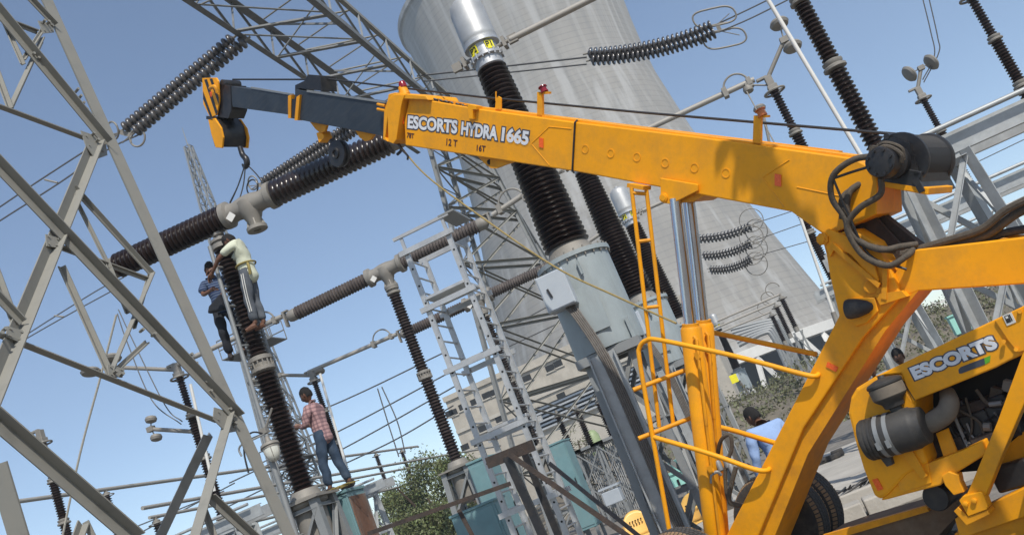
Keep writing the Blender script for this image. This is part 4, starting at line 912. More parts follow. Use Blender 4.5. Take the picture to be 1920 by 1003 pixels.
# lugs and the spare hook under the boom
for px in ([(581, 229), (612, 235), (609, 246), (601, 250), (592, 243)], [(666, 245), (701, 252), (694, 262), (684, 265), (674, 258)]):
    lg = plate("lug_plate", px, -.10, -.14, M_yelr, CR); lg2 = plate("lug_plate", px, -.28, -.32, M_yelr, CR)
MB().prism([CP(u, v, -.12) for u, v in [(593, 250), (603, 246), (608, 258), (598, 268)]], CN*-.14).build("hook_shackle", M_yel, CR)
hc = on(CP(614, 288), -.2)
sh_ = MB(); sh_.lathe([(.10, -.06), (.185, -.05), (.19, -.02), (.16, 0), (.19, .02), (.185, .05), (.10, .06)], hc, CN, 24); sh_.torus(hc+CN*.065, CN, .06, .02, 18, 6); wb = sh_.build("whip_ball", M_blk, CR)
MB().pipe([on(CP(599, 262), -.2), on(CP(604, 274), -.2)], .03, 8).build("swivel", M_blk, wb)
for px, n0 in (([(893, 291), (968, 303), (948, 309), (931, 316), (921, 316), (912, 310)], -.04), ([(893, 291), (968, 303), (948, 309), (931, 316), (921, 316), (912, 310)], -.34)):
    lg = plate("lug_plate", px, n0, n0-.03, M_yelr, CR)
    MB().tube(CP(918, 304, n0+.004), CP(918, 304, n0-.034), .032, n=16).build("pin_hole", M_void, lg)
# seam band, embossed plugs, weld beads, reflectors
MB().pipe([CP(1082, 226, -.04), CP(1078, 230, .012), CP(1073, 320, .012), CP(1076, 324, -.05)], .011, 6).build("seam_cable", M_blk, CR)
for (u, v) in [(1097, 280), (1145, 288), (1194, 295), (1247, 306), (1302, 315), (1361, 325)]:
    c = CP(u, v, 0); MB().lathe([(.036, -.004), (.036, .004), (.044, .005), (.047, .0045), (.047, -.004)], c, CN, 24).build("plug_weld", M_yel, CR)
for a, b in [((1480, 300), (1430, 333)), ((1430, 333), (1470, 388)), ((1030, 238), (996, 270)), ((996, 270), (1030, 310)), ((1494, 351), (1582, 369)), ((1238, 335), (1308, 347)), ((1030, 238), (1072, 242))]:
    MB().tube(CP(*a, .0), CP(*b, .0), .006, n=6).build("weld_bead", M_yel, CR)
for (u, v, du, dv) in [(1015, 268, 4, 9), (1459, 338, 6, 11), (755, 224, 2.5, 8)]:
    MB().prism([CP(u-du, v-dv-1, .004), CP(u+du, v-dv+1, .004), CP(u+du, v+dv+1, .004), CP(u-du, v+dv-1, .004)], CN*.006).build("reflector", M_refl, CR)
# lettering on the boom
def side_text(body, uv0, uv1, hgt, n, fat=.0):
    a, b = CP(*uv0, n), CP(*uv1, n); xd = (b-a); L_ = xd.length; xd.normalize(); yd = CN.cross(xd)
    return a, b, xd, yd, L_
def fit_text(body, uv0, uv1, hgt, n, m, off, parent, ex=.0015, name="lettering", yd=None):
    """body fitted between two side-view places, cap height hgt"""
    a, b, xd, y2, L_ = side_text(body, uv0, uv1, hgt, n)
    y2 = yd or y2
    size = hgt/.69
    ob = txt(body, size, m, parent, (a+b)/2, xd, y2, ex, 0)
    xs = [(V(v.co)+V(CR.location)-(a+b)/2).dot(xd) for v in ob.data.vertices]; wd = max(xs)-min(xs)
    bpy.data.objects.remove(ob)
    return txt(body, size, m, parent, (a+b)/2, xd, y2, ex, off, name, stretch=L_/wd)
for body, a, b, h_ in (("ESCORTS", (765, 230), (856, 240), .142), ("HYDRA", (865, 242), (931, 252), .140), ("1665", (940, 253), (988, 261), .140)):
    bk = fit_text(body, a, b, h_, .0022, M_txtd, .024, CR, .0006)
    fit_text(body, (a[0], a[1]), (b[0], b[1]), h_, .0038, M_txtw, .0085, bk, .0006, "letter_face")
for body, a, b, h_ in (("78T", (763, 254), (776, 256), .060), ("12 T", (836, 267), (856, 270), .078), ("16T", (893, 278), (909, 280), .066)):
    fit_text(body, a, b, h_, .003, M_txtr, .002, CR, .001)
# roller chain pads along the nose top, roller bracket, marker posts, beacon
for k in range(9):
    u, v = 806+k*10.5, 184+k*2.3
    MB().box(CP(u, v+2, -.06), (.16, .05, .04), (eb, CN, ub)).build("rope_clip", M_blk if k % 2 else M_yelr, CR); MB().tube(CP(u-3, v-1, -.03), CP(u+5, v+2, -.05), .012, n=6).build("clip_bolt", M_blk, CR)
plate("side_bracket", [(876, 195), (893, 199), (893, 206), (886, 206), (886, 224), (879, 223)], .05, -.06, M_yel, CR, bevel=.004)
plate("nose_guide", [(800, 181), (880, 196), (880, 200), (800, 187)], -.16, -.24, M_yelr, CR)
rbk = plate("roller_bracket", [(928, 204), (930, 186), (934, 181), (939, 184), (939, 206)], -.04, -.06, M_yel, CR)
plate("roller_bracket", [(928, 204), (930, 186), (934, 181), (939, 184), (939, 206)], -.34, -.36, M_yel, CR)
MB().tube(CP(935, 192, -.06), CP(935, 192, -.34), .03, n=12).build("rope_roller", M_blk, CR)
MB().pipe([CP(930, 190, -.05), CP(930, 173, -.05), CP(930, 173, -.35), CP(930, 190, -.35)], .009, 6).build("roller_hoop", M_yelr, CR)
for (u0, u1, vt, vb, mm, wd) in ((1007, 1016, 173, 221, M_red, .05), (1413, 1427, 217, 274, M_lamp_amber, .07)):
    pp = plate("marker_post", [(u0, vt), (u1, vt), (u1+1-2*(u0 > 1200), vb), (u0-2*(u0 > 1200), vb)], -.05, -.085, M_yel, CR)
    plate("lamp_bracket", [(u0, vt), (u1+14, vt-1), (u1+14, vt+3), (u1, vt+4)], -.05, -.085, M_yelr, pp)
    c = CP((u1+u0)/2+8, vt-4, -.07); MB().lathe([(.045, -.03), (.045, -.015), (.038, -.012), (.038, .03), (.052, .032), (.05, .042), (.02, .046)], c, UP, 16).build("marker_lamp", mm, pp)
pl_ = MB(); pl_.lathe([(.07, -.07), (.055, .06)], CP(757, 171, -.15), UP, 14); bcn = pl_.build("beacon_base", M_yelr, CR)
MB().lathe([(.05, 0), (.052, .05), (.04, .085), (.015, .095)], CP(757, 165, -.15), UP, 16).build("beacon_lens", M_red, bcn)
for k in range(2): MB().tube(CP(708, 196+k*9, .04), CP(722, 199+k*9, .04), .02, n=8).build("stop_pin", M_yelr, CR)
# --- winch on the boom's tail
wb_ = plate("winch_base", [(1640, 348), (1740, 366), (1742, 352), (1640, 338)], -.02, -.62, M_yel, CR, bevel=.008)
plate("tail_box", [(1590, 350), (1641, 350), (1644, 402), (1602, 421)], -.006, -.60, M_yel, CR, bevel=.008)
wx = on(CP(1672, 298), -.05)
WA = -CN     # drum axis across the crane
wd_ = MB(); wd_.lathe([(.10, 0), (.235, 0), (.24, .02), (.235, .04), (.205, .05), (.205, .62), (.235, .63), (.24, .65), (.235, .67), (.1, .68)], on(CP(1682, 302), -.06), WA, 40); wn = wd_.build("winch", M_blk, CR)
wr = MB()
for k in range(30): wr.torus(on(CP(1682, 302), -.125-.0185*k), WA, .212, .0095, 36, 5)
wr.build("rope_coil", M_steelrope, wn)
mo = MB(); mo.lathe([(.06, -.33), (.12, -.32), (.135, -.28), (.135, -.20), (.10, -.18), (.10, -.12), (.145, -.10), (.15, 0)], on(CP(1672, 304), -.06), WA, 28)
for k in range(8):
    a = k*math.pi/4; mo.tube(on(CP(1672, 304), .285)+CH*(.10*math.cos(a))+UP*(.10*math.sin(a)), on(CP(1672, 304), .25)+CH*(.10*math.cos(a))+UP*(.10*math.sin(a)), .013, n=6)
mo.build("winch_motor", M_blk, wn)
MB().prism([CP(u, v, -.02) for u, v in [(1642, 339), (1726, 354), (1728, 322), (1652, 306)]], CN*-.74).build("winch_frame", M_blk, wn, bevel=.01)
for nn in (-.03, -.74):
    MB().prism([CP(u, v, nn) for u, v in [(1640, 340), (1722, 356), (1724, 326), (1704, 268), (1664, 256), (1646, 292)]], CN*-.025).build("winch_cheek", M_blk, wn)
MB().tube(on(CP(1660, 256), -.02), on(CP(1660, 256), -.78), .026, n=10).build("guard_bar", M_blk, wn)
MB().tube(on(CP(1716, 326), -.02), on(CP(1716, 326), -.78), .022, n=10).build("guard_bar", M_blk, wn)
MB().bar(on(CP(1722, 348), -.0), on(CP(1722, 348), -.78), .05, .12).build("guard_bar", M_blk, wn)
hv = MB(); hv.box(CP(1652, 286, .17), (.16, .12, .10), (eb, CN, ub)); hv.pipe([CP(1640, 284, .2), CP(1662, 275, .22), CP(1688, 288, .2), CP(1690, 305, .18)], .02, 8, 5); hv.pipe([CP(1638, 280, .16), CP(1660, 268, .18), CP(1690, 278, .16), CP(1694, 300, .14)], .016, 8, 5); hv.build("winch_valve", M_hose, wn)
# hoist rope from winch to nose
MB().pipe([on(CP(1675, 252), -.2), on(CP(1520, 239), -.2), on(CP(1180, 210), -.2), on(CP(880, 181), -.2), on(CP(760, 167), -.2), on(CP(600, 148), -.2), on(CP(415, 148), -.2)], .013, 8).build("hoist_rope", M_steelrope, CR)
# --- mast, gussets and rear stay
MN0, MN1 = .02, -.50
mast = plate("mast", [(1543, 443), (1560, 440), (1600, 430), (1640, 455), (1668, 500), (1690, 555), (1619, 632), (1506, 803), (1390, 1080), (1322, 1080), (1573, 592), (1556, 520)], MN0, MN1, M_yel, CR, bevel=.014)
plate("mast_web", [(1690, 556), (1722, 545), (1660, 620), (1515, 850), (1430, 1060), (1400, 1060), (1506, 803), (1619, 634)], -.03, MN1+.03, M_yelr, CR)  # darker yellow puts the shade of the mast's underside into the colour
stay = plate("rear_stay", [(1700, 478), (1718, 468), (1930, 444), (1930, 532), (1722, 546), (1695, 556), (1672, 520)], -.03, -.46, M_yel, CR, bevel=.012)
for nn in (.06, -.58):
    g = plate("pivot_plate", [(1539, 438), (1551, 428), (1590, 436), (1665, 520), (1690, 552), (1640, 600), (1605, 612), (1594, 606), (1578, 585)] if nn < 0 else [(1540, 440), (1552, 429), (1590, 444), (1640, 500), (1648, 526), (1640, 530), (1596, 478), (1566, 465), (1556, 482)], nn, nn-.035, M_yel, CR, bevel=.006)
pb_ = plate("pin_plate", [(1583, 560), (1640, 558), (1646, 584), (1625, 606), (1605, 612), (1593, 604)], .045, .0, M_yel, CR, bevel=.008)
MB().lathe([(.055, -.03), (.055, .03), (.035, .035), (.035, .05), (.02, .055)], CP(1544, 448, .06), CN, 8).build("pivot_pin", M_yelr, CR)
MB().tube(CP(1633, 538, .02), CP(1633, 538, .032), .058, n=24).build("pad_disc", M_yel, CR)
MB().tube(CP(1633, 538, .032), CP(1633, 538, .038), .050, n=24).build("pad_recess", M_yelr, CR)
lr = MB(); c = CP(1613, 577, .12); lr.lathe([(.03, -.12), (.082, -.115), (.088, -.09), (.08, -.02), (.055, .06), (.03, .10), (.01, .11)], c, (-(eb*.3)+CH*-.7+UP*-.1), 20); lr.build("work_lamp", M_rub, CR)
plate("stay_rib", [(1655, 505), (1664, 505), (1662, 562), (1652, 560)], .06, .0, M_yelr, CR)
plate("stay_rib", [(1640, 552), (1690, 545), (1700, 556), (1650, 572)], .05, -.03, M_yelr, CR)
plate("rib_tube", [(1560, 455), (1650, 532), (1646, 540), (1556, 463)], .085, .03, M_yelr, CR)
MB().prism([CP(1552, 678, MN0+.003), CP(1572, 688, MN0+.003), CP(1568, 697, MN0+.003), CP(1549, 687, MN0+.003)], CN*.006).build("reflector", M_refl, CR)
# stay top pipes and hoses
for k, (pts, r_, mm) in enumerate([([(1700, 474), (1780, 450), (1840, 430), (1885, 395), (1930, 372)], .032, M_hose), ([(1690, 478), (1790, 460), (1850, 440), (1900, 405), (1935, 385)], .036, M_hose), ([(1760, 462), (1830, 455), (1880, 438), (1930, 428)], .034, M_rub),
                                ([(1700, 468), (1760, 456), (1800, 447), (1870, 442), (1930, 445)], .016, M_yelr), ([(1705, 500), (1712, 480), (1740, 462), (1800, 450)], .012, M_yelr)]):
    MB().pipe([CP(u, v, -.12-.05*k) for u, v in pts], r_, 9, 5).build("hydraulic_pipe", mm, CR)
for pts, r_, mm in [([(1648, 292, .2), (1600, 300, .22), (1562, 330, .2), (1560, 372, .16), (1585, 410, .14), (1592, 440, .14), (1620, 480, .12), (1665, 498, .1), (1700, 480, .05), (1712, 468, -.05)], .027, M_hose),
                    ([(1652, 335, .2), (1650, 365, .18), (1612, 390, .16), (1590, 420, .14), (1606, 448, .12), (1650, 468, .1), (1690, 462, .0), (1720, 458, -.08)], .027, M_hose),
                    ([(1612, 345, -.02), (1592, 362, .06), (1588, 400, .1), (1598, 440, .1), (1630, 462, .08), (1680, 470, 0)], .029, M_hose),
                    ([(1604, 352, -.02), (1580, 372, .06), (1580, 410, .1)], .03, M_hose),
                    ([(1640, 310, .22), (1600, 322, .2), (1562, 335, .2)], .012, M_blk), ([(1560, 330, .2), (1590, 400, .16), (1630, 478, .1), (1700, 505, .06)], .011, M_blk)]:
    MB().pipe([CP(*p) for p in pts], r_, 10, 6).build("hydraulic_hose", mm, CR)
plate("pivot_link", [(1622, 415), (1652, 400), (1730, 462), (1718, 470), (1640, 455)], -.30, -.42, M_rust, CR)
plate("pivot_web", [(1600, 425), (1642, 408), (1700, 470), (1668, 500), (1625, 455)], -.20, -.24, M_rust, CR)
# --- lift cylinders
for nn, (tu, tv), (bu, bv), (eu, ev) in ((.0, (1266, 372), (1295, 612), (1352, 1100)), (-.30, (1292, 378), (1318, 605), (1352, 1060))):
    tp, bt_, en = CP(tu, tv, nn), CP(bu, bv, nn), CP(eu, ev, nn)
    bar_ = MB(); d_ = (bt_-en).normalized(); bar_.lathe([(.10, 0), (.105, .02), (.105, (bt_-en).length-.03), (.09, (bt_-en).length)], en, d_, 28); cy = bar_.build("lift_cylinder", M_yel, CR)
    MB().tube(bt_-d_*.05, tp, .062, n=24).build("piston_rod", M_chr, cy)
    MB().lathe([(.062, -.03), (.085, -.02), (.085, .03)], bt_, d_, 24).build("gland", M_yelr, cy)
    off = CN*.10; cp_ = MB(); cp_.pipe([bt_-d_*.12+off+CH*-.09, bt_-d_*.16+off+CH*-.12, bt_-d_*1.0+off+CH*-.12], .018, 8); cp_.pipe([bt_-d_*1.0+off+CH*-.12, en+off+CH*-.12], .014, 8); cp_.build("feed_pipe", M_yelr, cy)
    for fr in (.12, .55): MB().box(bt_-d_*((bt_-en).length*fr)+off+CH*-.11, (.05, .03, .07), (CH, CN, UP)).build("pipe_clamp", M_yelr, cy)
for nn in (.05, -.44):
    br = plate("cylinder_bracket", [(1238, 334), (1308, 346), (1308, 358), (1258, 383), (1244, 381), (1238, 374)], nn, nn-.03, M_yel, CR, bevel=.006)
    MB().lathe([(.045, 0), (.045, .016), (.03, .018), (.03, .024)], CP(1245, 371, nn), CN, 20).build("bracket_pin", M_yel, br)
plate("bracket_foot", [(1258, 382), (1308, 359), (1330, 362), (1300, 378)], -.02, -.40, M_yelr, CR)
# --- access ladder and guard rails
lad = MB()
lad.tube(CP(1184, 352, .10), CP(1236, 800, .10), .022, n=10); ld = lad.build("hanging_ladder", M_yel, CR)
MB().tube(CP(1212, 356, .02), CP(1262, 792, .02), .022, n=10).build("ladder_rail", M_yel, ld)
for (a, b) in (((1186, 362), (1214, 364)), ((1196, 453), (1223, 450)), ((1210, 577), (1238, 574))): MB().tube(CP(*a, .10), CP(*b, .02), .019, n=10).build("rung", M_yelr, ld)
MB().box(CP(1198, 350, .04), (.20, .14, .04), (eb, CN, ub)).build("ladder_hanger", M_yelr, ld)
gr_ = MB(); gr_.pipe([CP(1256, 1000, .30), CP(1224, 820, .30), CP(1200, 680, .30), CP(1199, 652, .29), CP(1212, 638, .28), CP(1240, 638, .27), CP(1380, 668, .18), CP(1500, 700, .10), CP(1528, 705, .06), CP(1536, 700, .0)], .024, 10, 6); gr = gr_.build("guard_rail", M_yel, CR)
MB().pipe([CP(1222, 818, .30), CP(1330, 850, .22), CP(1410, 878, .13), CP(1436, 882, .07), CP(1444, 877, .0)], .024, 10, 6).build("rail_bar", M_yel, gr)
for (a, b) in (((1187, 731), (1290, 692)), ((1197, 822), (1296, 783))): MB().tube(CP(*a, .36), CP(*b, -.1), .024, n=10).build("cross_bar", M_yelr, gr)
fr_ = MB(); fr_.pipe([CP(1322, 620, -.6), CP(1350, 626, -.6), CP(1530, 664, -.5)], .026, 10); fr_.build("guard_rail", M_yelr, CR)
MB().pipe([CP(1340, 798, -.6), CP(1380, 808, -.6), CP(1470, 835, -.5)], .026, 10).build("guard_rail", M_yel, CR)
# valves and hoses near the cylinders
vb_ = MB(); vb_.pipe([CP(1345, 855, -.1), CP(1352, 825, -.05), CP(1368, 815, -.05), CP(1372, 840, -.05), CP(1360, 880, -.02), CP(1365, 935, 0), CP(1385, 945, -.05)], .02, 8, 5); vb_.pipe([CP(1380, 875, 0), CP(1372, 905, .02), CP(1368, 940, .02), CP(1395, 948, -.05)], .024, 8, 5); vb_.build("hydraulic_hose", M_hose, CR)
for (u, v) in ((1348, 872), (1362, 866), (1372, 878)): MB().lathe([(.02, -.06), (.03, -.05), (.03, .03), (.018, .05)], CP(u, v, -.03), UP, 10).build("hose_fitting", M_galv, CR)
MB().pipe([CP(1334, 905, .1), CP(1335, 890, .1), CP(1345, 884, .08), CP(1352, 890, .05)], .016, 8, 4).build("hydraulic_pipe", M_galv, CR)
# --- wheels: twin tyres front axle both sides
TY = MB(); prof = [(.30, -.13), (.40, -.15), (.455, -.147), (.468, -.138), (.497, -.075), (.50, -.06), (.50, .06), (.497, .075), (.468, .138), (.455, .147), (.40, .15), (.30, .13)]
TY.lathe(prof, (0, 0, 0), (0, 1, 0), 48); TYM = TY.mesh("tyre", V((0, 0, 0)), M_rub)
LG = MB().box((0, 0, 0), (.030, .075, .035)); LGM = LG.mesh("tread_lug", V((0, 0, 0)), M_lug, False)
LK = MB().box((0, 0, 0), (.045, .05, .02)); LKM = LK.mesh("tread_block", V((0, 0, 0)), M_rub, False)
QT = Matrix((CH, CN, UP)).transposed().to_quaternion()
def wheel(c, rr=.5):
    ob = inst("wheel", TYM, CR, c, QT)
    b1 = MB(); b2 = MB()
    for k in range(72):
        a = 2*math.pi*k/72
        for s_ in (-1, 1):
            e = V((math.cos(a), 0, math.sin(a))); tn = V((-math.sin(a), 0, math.cos(a))); yv = V((0, 1, 0))
            y2 = (yv*(s_*.063)-e*.029).normalized(); e2 = tn.cross(y2).normalized(); b1.box(e*.4835+yv*(s_*.107), (.008, .058, .030), (e2, y2, tn))
        for q in (-.045, 0, .045):
            a2 = a + (math.pi/72 if q == 0 else 0); e = V((math.cos(a2), 0, math.sin(a2))); tn = V((-math.sin(a2), 0, math.cos(a2)))
            b2.box(e*.5005+V((0, q, 0)), (.008, .038, .033), (e, V((0, 1, 0)), tn))
    for b, nm, mm in ((b1, "shoulder_lugs", M_lug), (b2, "tread_blocks", M_tread)):
        lo_ = bpy.data.objects.new(nm, b.mesh(nm, V((0, 0, 0)), mm, False)); COL.objects.link(lo_); lo_.parent = ob; lo_['kind'] = 'stuff'
    rm_ = MB(); rm_.lathe([(.05, -.10), (.12, -.10), (.14, -.02), (.27, .0), (.30, .11), (.305, .12), (.305, -.12), (.05, -.12)], (0, 0, 0), (0, 1, 0), 28)
    ro = bpy.data.objects.new("rim", rm_.mesh("rim", V((0, 0, 0)), M_yelr)); COL.objects.link(ro); ro.parent = ob
AX = -1.02
for nn in (-.86, -1.19): wheel(L(AX, nn, .5))
for nn in (.50, .84): wheel(L(-.66, nn, .40))
MB().tube(L(-.66, .84, .42), L(AX, -1.2, .5), .09, n=14).build("axle", M_rust, CR)
RX = -4.6
for nn in (.55, -.95): wheel(L(RX, nn, .5))
MB().tube(L(RX, .7, .5), L(RX, -1.1, .5), .09, n=14).build("axle", M_rust, CR)
# --- chassis
MB().box(L(-.62, -.22, .50), (.8, .6, .16), (CH, CN, UP)).build("front_chassis", M_yel, CR, bevel=.01)
ch2 = MB(); ch2.prism([CP(u, v, .30) for u, v in [(1790, 972), (1840, 952), (1940, 905), (1940, 962), (1800, 1010)]], CN*-.12); ch2.build("side_beam", M_yel, CR, bevel=.008)
plate("lower_beam", [(1790, 1000), (1940, 955), (1940, 1060), (1790, 1080)], .25, .1, M_yelr, CR)
plate("deck_plate", [(1540, 1010), (1600, 990), (1740, 950), (1790, 935), (1800, 960), (1760, 1003), (1740, 1040), (1540, 1060)], -.25, -.75, M_deck, CR)
plate("deck_lip", [(1540, 1004), (1735, 948), (1742, 958), (1540, 1018)], -.2, -.26, M_yelr, CR)
HN = .42
# hood: top strip, nose cheek, back panel
hood = plate("engine_hood", [(1640, 706), (1903, 581), (1930, 570), (1930, 660), (1893, 676), (1866, 690), (1715, 751), (1712, 760), (1690, 700)], HN, HN-1.15, M_yel, CR, bevel=.02)
plate("hood_nose", [(1594, 745), (1604, 728), (1640, 706), (1692, 700), (1700, 730), (1716, 752), (1716, 800), (1740, 870), (1700, 890), (1665, 928), (1650, 937), (1638, 930), (1618, 880), (1603, 830), (1589, 775)], HN-.003, HN-1.1, M_yel, CR, bevel=.03)
plate("lower_panel", [(1652, 938), (1666, 905), (1692, 882), (1740, 868), (1800, 846), (1842, 826), (1852, 850), (1800, 882), (1762, 910), (1700, 926), (1664, 936)], HN-.03, HN-.16, M_yel, CR, bevel=.012)
plate("panel_flap", [(1678, 892), (1740, 868), (1746, 905), (1690, 924)], HN-.02, HN-.034, M_yel, CR, bevel=.004)
plate("engine_bay", [(1700, 740), (1900, 660), (1930, 660), (1930, 900), (1860, 880), (1740, 890), (1714, 800)], HN-.42, HN-.95, M_void, CR)  # near-black block stands in for the shade of the engine recess
# engine pieces in the bay
for (u, v, sx, sz, nn, mm) in [(1790, 790, .32, .30, .05, M_blk), (1840, 800, .22, .26, .08, M_blk), (1815, 765, .36, .08, .08, M_rust), (1850, 825, .2, .12, .12, M_rust), (1795, 835, .16, .14, .12, M_rust), (1880, 780, .2, .34, .05, M_blk), (1760, 830, .1, .2, .1, M_rust)]:
    MB().box(CP(u, v, nn), (sx, .16, sz), (CH, CN, UP)).build("engine_block", mm, CR, bevel=.015)
for pts, r_, mm in [([(1830, 730), (1850, 755), (1870, 760), (1890, 752)], .014, M_hose), ([(1800, 770), (1835, 790), (1850, 820), (1880, 826)], .012, M_hose), ([(1780, 800), (1800, 830), (1830, 838)], .014, M_blk), ([(1815, 830), (1845, 828), (1870, 824)], .016, M_alu), ([(1855, 758), (1878, 755)], .02, M_galv), ([(1845, 800), (1858, 800)], .035, M_alu), ([(1810, 745), (1822, 790), (1818, 830)], .01, M_hose), ([(1785, 770), (1800, 805), (1815, 838)], .014, M_galv)]:
    MB().pipe([CP(u, v, .18) for u, v in pts], r_, 8, 5).build("engine_pipe", mm, CR)
random.seed(11)
for k in range(26):
    u, v = random.uniform(1745, 1900), 0; v = 745-(u-1745)*.38+random.uniform(25, 120)
    nn = random.uniform(-.05, .16); mm = random.choice([M_blk, M_rust, M_rust, M_hose, M_galv, M_alu])
    if k % 2: MB().box(CP(u, v, nn), (random.uniform(.04, .13), .08, random.uniform(.04, .12)), (eb, CN, ub)).build("engine_fitting", mm, CR, bevel=.006)
    else: MB().tube(CP(u, v, nn), CP(u+random.uniform(-14, 14), v+random.uniform(-12, 12), nn), random.uniform(.012, .035), n=10).build("engine_fitting", mm, CR)
for k in range(9):
    u = random.uniform(1750, 1880); v = 745-(u-1745)*.38+random.uniform(30, 90); pts = [(u, v)]
    for q in range(3): pts.append((pts[-1][0]+random.uniform(0, 26), pts[-1][1]+random.uniform(-14, 20)))
    MB().pipe([CP(a, b, random.uniform(.12, .2)) for a, b in pts], random.uniform(.006, .012), 6, 5).build("engine_hose", random.choice([M_hose, M_blk, M_galv]), CR)
plate("bracket_plate", [(1755, 812), (1776, 803), (1795, 850), (1770, 858)], HN-.12, HN-.15, M_yel, CR)
# air cleaner, straps, pre-cleaner bowl, elbow
a0, a1 = CP(1622, 826, HN+.10), CP(1738, 795, HN+.05); ad_ = (a1-a0).normalized(); al = (a1-a0).length
ac = MB(); ac.lathe([(.10, -.01), (.155, 0), (.168, .02), (.168, .035), (.160, .04), (.160, .05), (.168, .055), (.168, .07), (.160, .075), (.160, .085), (.168, .09), (.168, .11), (.158, .115), (.158, .132), (.168, .137), (.168, al*.80), (.160, al*.83), (.150, al*.90), (.145, al*.97), (.10, al)], a0, ad_, 40); aco = ac.build("air_cleaner", M_matte, CR)
for t0 in (.14, .22): b = MB(); b.lathe([(.168, t0-.0), (.1715, t0), (.1715, t0+.035), (.168, t0+.035)], a0, ad_, 40); b.box(a0+ad_*(t0+.017)+CN*.168-UP*.05, (.03, .02, .06), (ad_, CN, UP)); b.build("strap", M_galv, aco)
MB().prism([a0+ad_*.05-UP*.16, a0+ad_*.13-UP*.165, a0+ad_*.12-UP*.235, a0+ad_*.07-UP*.24], CN*-.05).build("dust_spout", M_rub, aco)
b0 = CP(1692, 790, HN+.06); bv_ = (CP(1656, 716, HN+.06)-b0).normalized()
bo = MB(); bo.lathe([(.05, .02), (.05, .12), (.078, .13), (.088, .17), (.122, .20), (.134, .215), (.136, .31), (.144, .315), (.144, .332), (.13, .347), (.06, .368), (.03, .372), (.025, .392)], b0, bv_, 36); bo.build("dust_bowl", M_matte, aco)
MB().lathe([(.130, .215), (.1375, .22), (.1395, .303), (.132, .306)], b0, bv_, 36).build("clear_bowl", M_elbow, aco)
MB().pipe([CP(1722, 803, HN), CP(1750, 790, HN-.03), CP(1772, 775, HN-.06), CP(1780, 755, HN-.1), CP(1776, 736, HN-.2)], [.075, .08, .08, .075, .06], 16, 6).build("intake_elbow", M_elbow, CR)
MB().torus(CP(1727, 800, HN), (CP(1750, 790, HN-.03)-CP(1722, 803, HN)), .082, .008, 24, 6).build("hose_clamp", M_galv, CR)
plate("cleaner_bracket", [(1690, 850), (1708, 840), (1738, 892), (1728, 898)], HN+.02, HN-.02, M_yelr, CR)
# lettering on the hood, grey band with green end, fuel sign
def hood_text(n, m, off, parent, name="lettering"): return fit_text("ESCORTS", (1712, 702), (1864, 642), .088, n, m, off, parent, .001, name, UP)
hb = hood_text(HN+.0022, M_txtd, .0165, CR); hood_text(HN+.0038, M_txtw, .0075, hb, "letter_face")
plate("grey_band", [(1797, 693), (1801, 688), (1845, 671), (1847, 683), (1803, 700), (1798, 700)], HN+.004, HN, M_txtd, CR)
plate("green_band", [(1845.5, 671), (1857, 666), (1856, 678), (1847, 683)], HN+.0035, HN, M_grnfilm, CR)
fb = plate("fuel_box", [(1864, 601), (1930, 568), (1930, 655), (1908, 662), (1890, 640)], HN+.02, HN-.05, M_yel, CR, bevel=.008)
fs = plate("fuel_sign", [(1879, 592), (1896, 585), (1905, 604), (1888, 611)], HN+.026, HN+.02, M_white, fb)
plate("pump_mark", [(1882.5, 593), (1890, 590), (1896, 603), (1888, 606)], HN+.0285, HN+.026, M_blk, fb); plate("pump_hose", [(1891, 590), (1893, 589), (1899, 601), (1897, 602)], HN+.0285, HN+.026, M_blk, fb)
plate("pump_window", [(1884.5, 594), (1889, 592), (1891, 596), (1886.5, 598)], HN+.0295, HN+.0285, M_white, fb)
for (u, v) in ((1882, 640), (1905, 655), (1912, 584)): MB().tube(CP(u, v, HN+.02), CP(u, v, HN+.045), .016, n=8).build("bolt", M_yelr, CR)
plate("reflector", [(1635, 899), (1645, 896), (1656, 916), (1646, 920)], HN+.006, HN, M_refl, CR)
MB().bar(CP(1690, 708, HN+.0), CP(1715, 750, HN+.0), .006, .006).build("hood_seam", M_void, CR)
# rear diagonal strut with its bolted foot
plate("rear_strut", [(1806, 940), (1822, 905), (1870, 790), (1915, 668), (1945, 600), (1990, 600), (1945, 700), (1880, 850), (1846, 935)], HN+.03, HN-.10, M_yel, CR, bevel=.008)
ft_ = plate("strut_foot", [(1798, 938), (1805, 930), (1838, 921), (1843, 925), (1852, 950), (1850, 955), (1815, 968)], HN+.06, HN-.05, M_yel, CR, bevel=.006)
for (u, v) in ((1811, 944), (1827, 938)): MB().lathe([(.022, 0), (.022, .02), (.014, .024)], CP(u, v, HN+.06), CN, 6).build("bolt", M_yelr, ft_)
plate("foot_base", [(1788, 958), (1796, 950), (1815, 968), (1850, 956), (1856, 964), (1812, 985)], HN+.05, HN-.1, M_yelr, CR, bevel=.005)
plate("side_bracket", [(1765, 892), (1778, 884), (1797, 890), (1800, 905), (1808, 922), (1788, 928), (1772, 910)], HN, HN-.1, M_yel, CR, bevel=.006)
MB().lathe([(.10, -.2), (.11, -.18), (.11, .12), (.10, .14)], CP(1765, 925, HN-.3), CN, 24).build("filter_drum", M_blk, CR)
plate("side_panel", [(1870, 850), (1930, 800), (1930, 900), (1885, 905)], HN-.3, HN-.35, M_yel, CR)
MB().box(CP(1900, 890, HN-.25), (.3, .1, .2), (CH, CN, UP)).build("side_tank", M_blk, CR, bevel=.02)
